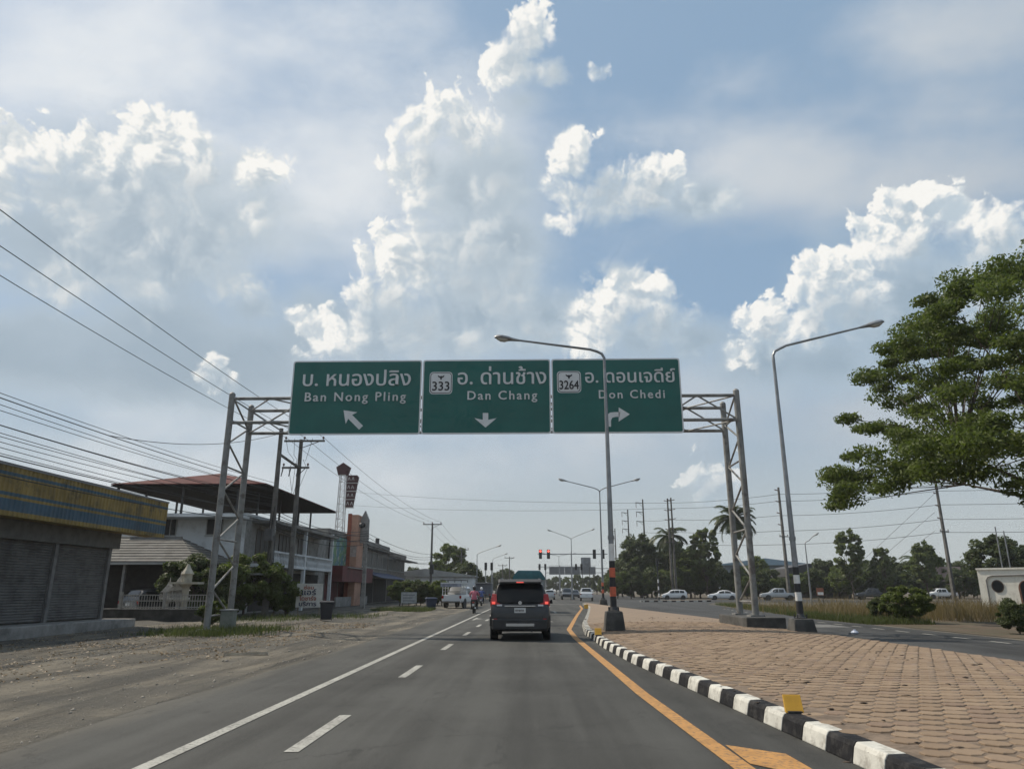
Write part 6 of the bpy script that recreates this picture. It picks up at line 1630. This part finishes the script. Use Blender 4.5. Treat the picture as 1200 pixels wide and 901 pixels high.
# left trees
for px, ty, Y, kd, i, lab in ((527, 636, 140, 'dense', 2, 'tall broad tree behind the white shed'), (512, 655, 132, 'mixed', 0, 'lower leafy tree left of the tall broad tree'), (548, 655, 120, 'dense', 1, 'dark bushy tree standing right of the white shed'), (556, 668, 128, 'dense', 0, 'small dark tree beside the left signals'),
                              (484, 662, 125, 'mixed', 1, 'leafy tree showing over the end of the shophouses'), (583, 668, 230, 'dense', 0, None), (592, 664, 210, 'dense', 1, None), (601, 670, 260, 'mixed', 0, None), (611, 672, 300, 'dense', 2, None), (574, 672, 200, 'mixed', 1, None),
                              (640, 676, 310, 'dense', 0, None), (652, 674, 300, 'dense', 1, None), (664, 675, 290, 'mixed', 0, None), (676, 672, 280, 'dense', 2, None), (688, 674, 270, 'dense', 0, None), (699, 672, 250, 'mixed', 1, None), (628, 678, 340, 'dense', 1, None), (618, 677, 350, 'dense', 0, None)):
    p = at_y(px, ty, Y); plant(kd, i, (p.x, Y, 0), p.z / (8.2 if kd == 'dense' else 7.4), lab or 'distant roadside tree far up the main road', 'tree', None if lab else 'distant trees up the main road')
for px, ty, Y, i, s, lab in ((232, 652, 40, 1, 1.55, 'dark leafy bush behind the left gantry posts'), (292, 648, 42.5, 0, 1.5, 'bright green bush left of the cable wrapped pole'), (272, 690, 41, 1, .9, 'small dark bush at the foot of the house wall'), (325, 672, 44, 0, 1.1, 'leafy vines swallowing the foot of the crossarm pole'),
                             (252, 705, 30, 0, .5, 'scrubby weeds beside the pale cabinet'), (337, 690, 45, 0, .9, 'rank green growth behind the white painted board')):
    Yy = Y; p = at_y(px, ty, Y); plant('bush', i, (p.x, Y, 0), max(.45, p.z / 2.35), lab, 'bush', None, 'bush', 1.0)
for k, px in enumerate(range(470, 522, 8)):
    p = at_y(px, 684, 74); plant('bush', k, (p.x, 74 + (k % 3), 0), 1.0, 'clipped green hedge shrub behind the notice board', 'hedge', 'hedge behind the notice board', 'hedge_shrub')
p = at_z(1072, 730); plant('bush', 0, (p.x, p.y + .6, -.1), .82, 'bushy green shrub at the edge of the dry grass', 'shrub', None, 'shrub', .9)
p = at_z(1050, 728); plant('bush', 1, (p.x, p.y + 1.2, -.1), .55, 'smaller dark shrub leaning on the bushy green shrub', 'shrub', None, 'shrub', .9)
p = at_z(1196, 742); plant('bush', 1, (p.x, p.y, -.05), .5, 'dark weedy shrub on the bare earth below the cabin', 'shrub', None, 'shrub', 1.0)

# coconut palms
def palm(label, base, top, n, L, seed):
    rg = np.random.default_rng(seed)
    r = thing('coconut_palm', label, 'palm tree', base)
    H = top - base[2]
    MB().tube([(0, 0, -.2), (.15, 0, H * .3), (.1, .1, H * .65), (0, 0, H)], [.24, .19, .16, .14], 8).build('trunk', BARK, r, True)
    for i in range(n):
        a = i * 2.399 + rg.uniform(-.2, .2); el = R(rg.uniform(-35, 65)); d = np.array([math.cos(a), math.sin(a), 0])
        pts = []; p = np.array([0, 0, H]); ll = L * rg.uniform(.85, 1.1)
        for k in range(11):
            pts.append(p.copy()); e = el - R(95) * (k / 10) ** 1.3
            p = p + (d * math.cos(e) + np.array([0, 0, math.sin(e)])) * ll / 10
        b = MB(); b.tube(pts, [.05 - .0042 * k for k in range(11)], 4)
        side = np.cross(d, [0, 0, 1.0])
        for k in range(1, 10):
            for f in (0, .33, .66):
                q = pts[k] + (pts[min(k + 1, 10)] - pts[k]) * f; tn = pts[min(k + 1, 10)] - pts[k - 1]; tn /= np.linalg.norm(tn)
                w_ = ll * .27 * math.sin(math.pi * (k + f + .8) / 12.5)
                for s_ in (-1, 1):
                    tip = q + side * s_ * w_ * .85 + tn * w_ * .45 + np.array([0, 0, -w_ * rg.uniform(.25, .6)])
                    b.add([q - tn * .11, q + tn * .11, tip], [(0, 1, 2)])
        b.build('frond', LF_PALM, r)
    for i in range(5): MB().lathe([(0, 0), (.14, .06), (.16, .16), (.1, .28), (0, .32)], (.25 * math.cos(i * 1.3), .25 * math.sin(i * 1.3), H - .5), 7).build('coconut', mat('coconut_green', (.10, .12, .04), .6), r, True)
p = at_y(860, 608, 120); palm('tall coconut palm with drooping fronds seen through the right gantry posts', (p.x, 120, 0), p.z, 32, 4.3, 3)
p = at_y(783, 628, 140); palm('shorter coconut palm among the trees below the paired poles', (p.x, 140, 0), p.z, 30, 4.2, 4)
p = at_y(1073, 655, 170); palm('young palm crown showing over the tree belt', (p.x, 170, 0), p.z, 14, 4.0, 5)

# ------------------------------------------------------------------ grass, weeds, gravel (uncountable)
def grass(name, pts, hts, wid, m, lean=.35):
    n = len(pts); a = rng.uniform(0, 2 * math.pi, n); l = rng.normal(size=(n, 2)) * lean
    h = hts[:, None] if hts.ndim == 1 else hts
    base = np.column_stack([pts, np.full(n, -.04)])
    dx = np.column_stack([np.cos(a), np.sin(a), np.zeros(n)]) * wid
    mid = base + np.column_stack([l * h * .35, h * .62]); tip = base + np.column_stack([l * h, h])
    V_ = np.stack([base - dx, base + dx, mid + dx * .7, mid - dx * .7, tip], 1).reshape(-1, 3)
    i = np.arange(n) * 5
    F4 = np.stack([i, i + 1, i + 2, i + 3], 1); F3 = np.stack([i + 3, i + 2, i + 4, i + 4], 1)
    return V_, F4, np.stack([i + 3, i + 2, i + 4], 1)
def grass_obj(name, pts, hts, wid, m, label=None, lean=.35):
    V_, F4, F3 = grass(name, pts, hts, wid, m, lean)
    tri = np.concatenate([F4[:, [0, 1, 2]], F4[:, [0, 2, 3]], F3])
    o = raw(name, V_, tri, m, kind='stuff')
    if label: o['label'] = label
    return o
FIELD = mat('field_earth', (.088, .060, .040), .97, 0.0, .35, col2=(.062, .056, .030), bump=.6, bump_scale=3, dirt=(.13, .095, .066), dirt_amt=.8, dirt_scale=.5)
sheet('field', [[(15.4, 22), (70, 22), (70, 82), (19.2, 78), (15.6, 44)], [(26, 126), (400, 110), (400, 700), (22, 700)], [(70, -60), (400, -60), (400, 4), (70, 60)], [(-400, 119), (-5.4, 113.5), (-5.4, 700), (-400, 700)]], -.018, FIELD)
DRY = leaf_mat('dry_grass', (.20, .155, .085), (.12, .095, .05), .35)
GRN = leaf_mat('green_grass', (.050, .075, .022), (.105, .110, .045), .4)
def scatter(n, x0, x1, y0, y1, clump=.0):
    p = np.column_stack([rng.uniform(x0, x1, n), rng.uniform(y0, y1, n)])
    if clump:
        c = np.column_stack([rng.uniform(x0, x1, n // 14), rng.uniform(y0, y1, n // 14)])
        p = c[rng.integers(0, len(c), n)] + rng.normal(size=(n, 2)) * clump
    return p
def front(x): return 36.0 if x < 15.6 else 36.5 + .22 * max(0, 21 - x) if x < 21 else max(30, 36.5 - .35 * (x - 21))
p = scatter(52000, 16.2, 62, 30, 62, .55); p = p[[y > front(x) + .5 * math.sin(x * 1.7) for x, y in p]]
keep = (p[:, 1] < np.array([front(x) + 12 for x in p[:, 0]])) | (rng.random(len(p)) < .35); p = p[keep]
hh = np.clip(rng.normal(.66, .22, len(p)), .15, 1.3) * (1 + .38 * np.sin(p[:, 0] * .9) * np.cos(p[:, 1] * .6))
grass_obj('dry_grass', p, hh, .012, DRY, 'tall dry brown grass standing in the field beyond the opposite road', .28)
p = np.concatenate([scatter(13000, 14.95, 18.0, 34, 46), scatter(16000, 15.2, 21, 44, 80)])
p = p[[x > 14.9 + max(0, (y - 42)) * .113 + .15 for x, y in p]]
grass_obj('verge_grass', p, np.clip(rng.normal(.24, .09, len(p)), .06, .6), .011, GRN, 'short green grass along the edge of the opposite road')
pm = scatter(5200, -11.9, -7.4, 53, 60.5); e_ = ((pm[:, 0] + 9.7) / 2.3) ** 2 + ((pm[:, 1] - 56.8) / 3.6) ** 2
pm = pm[e_ < 1 + .25 * np.sin(pm[:, 0] * 3)]
grass_obj('mound_grass', pm, np.clip(rng.normal(.22, .08, len(pm)), .05, .5), .013, GRN, 'green grass patch on the verge around the blue bin')
pg = np.concatenate([scatter(4200, gxl - 1.3, gxl + 2.2, 25.0, 29.5, .35), scatter(1400, -17, -9, 40, 46, .4), scatter(900, -16, -12, 36, 41, .4)])
grass_obj('post_grass', pg, np.clip(rng.normal(.17, .08, len(pg)), .04, .45), .012, GRN, 'scrubby green grass around the left gantry posts')
p = np.concatenate([scatter(2600, -15.5, -9.0, 12, 34, .5), scatter(1500, -9.5, -7, 16, 36, .25)])
c3 = np.column_stack([p, bumpy(p[:, 0], p[:, 1]) + .012])
Vl, Fl = leaf_cloud(c3, np.tile([.05, .05, .008], (len(p), 1)), 2, .035, np.random.default_rng(77), .92, .5)
o = raw('dry_litter', Vl, Fl, leaf_mat('dead_leaf', (.16, .11, .065), (.24, .18, .11), .2), kind='stuff'); o['label'] = 'dead leaves and dry weeds strewn on the dirt verge'
# stones
n = 5200
pts = np.column_stack([-5.0 - 11.0 * rng.random(n) ** 1.1, 5 + 45 * rng.random(n) ** 1.3]); s = rng.gamma(2.0, .0065, n).clip(.005, .05)
octv = np.array([[1, 0, 0], [0, 1, 0], [-1, 0, 0], [0, -1, 0], [0, 0, .7], [0, 0, -.5]]); octf = np.array([[0, 1, 4], [1, 2, 4], [2, 3, 4], [3, 0, 4], [1, 0, 5], [2, 1, 5], [3, 2, 5], [0, 3, 5]])
zz = bumpy(pts[:, 0], pts[:, 1])
V_ = (octv[None] * s[:, None, None] * rng.uniform(.7, 1.4, (n, 1, 3)) + rng.normal(size=(n, 6, 3)) * s[:, None, None] * .15) + np.column_stack([pts, zz])[:, None, :]
F_ = (octf[None] + (np.arange(n) * 6)[:, None, None]).reshape(-1, 3)
o = raw('gravel', V_.reshape(-1, 3), F_, mat('gravel_stone', (.24, .22, .19), .95, .4, 3.0), kind='stuff'); o['label'] = 'loose gravel scattered over the dirt verge'
# leaves and grit on the paving
n = 700
pts = np.column_stack([2.3 + 6.5 * rng.random(n), 5 + 30 * rng.random(n)]); s = rng.gamma(2.0, .010, n).clip(.008, .05)
zz = np.array([med_z(x, y) + .006 for x, y in pts])
V_ = (octv[None] * [1, 1, .3] * s[:, None, None] * rng.uniform(.7, 1.4, (n, 1, 3))) + np.column_stack([pts, zz])[:, None, :]
F_ = (octf[None] + (np.arange(n) * 6)[:, None, None]).reshape(-1, 3)
o = raw('leaf_litter', V_.reshape(-1, 3), F_, mat('dead_leaf_brown', (.07, .05, .035), .9, .4, 3.0), kind='stuff'); o['label'] = 'dark dead leaves and grit on the paved median'

# ------------------------------------------------------------------ thin dusty air
hm = bpy.data.materials.new('dusty_air'); hm.use_nodes = True
hn = hm.node_tree; hn.nodes.clear()
pv_ = hn.nodes.new('ShaderNodeVolumePrincipled'); pv_.inputs['Color'].default_value = (.90, .92, .94, 1); pv_.inputs['Density'].default_value = 0.00032; pv_.inputs['Anisotropy'].default_value = 0.35
ho = hn.nodes.new('ShaderNodeOutputMaterial'); hn.links.new(pv_.outputs[0], ho.inputs['Volume'])
hz_ = MB().box((-3100, -450, -1.1), (3100, 4600, 22.0)).build('haze', hm, kind='stuff')
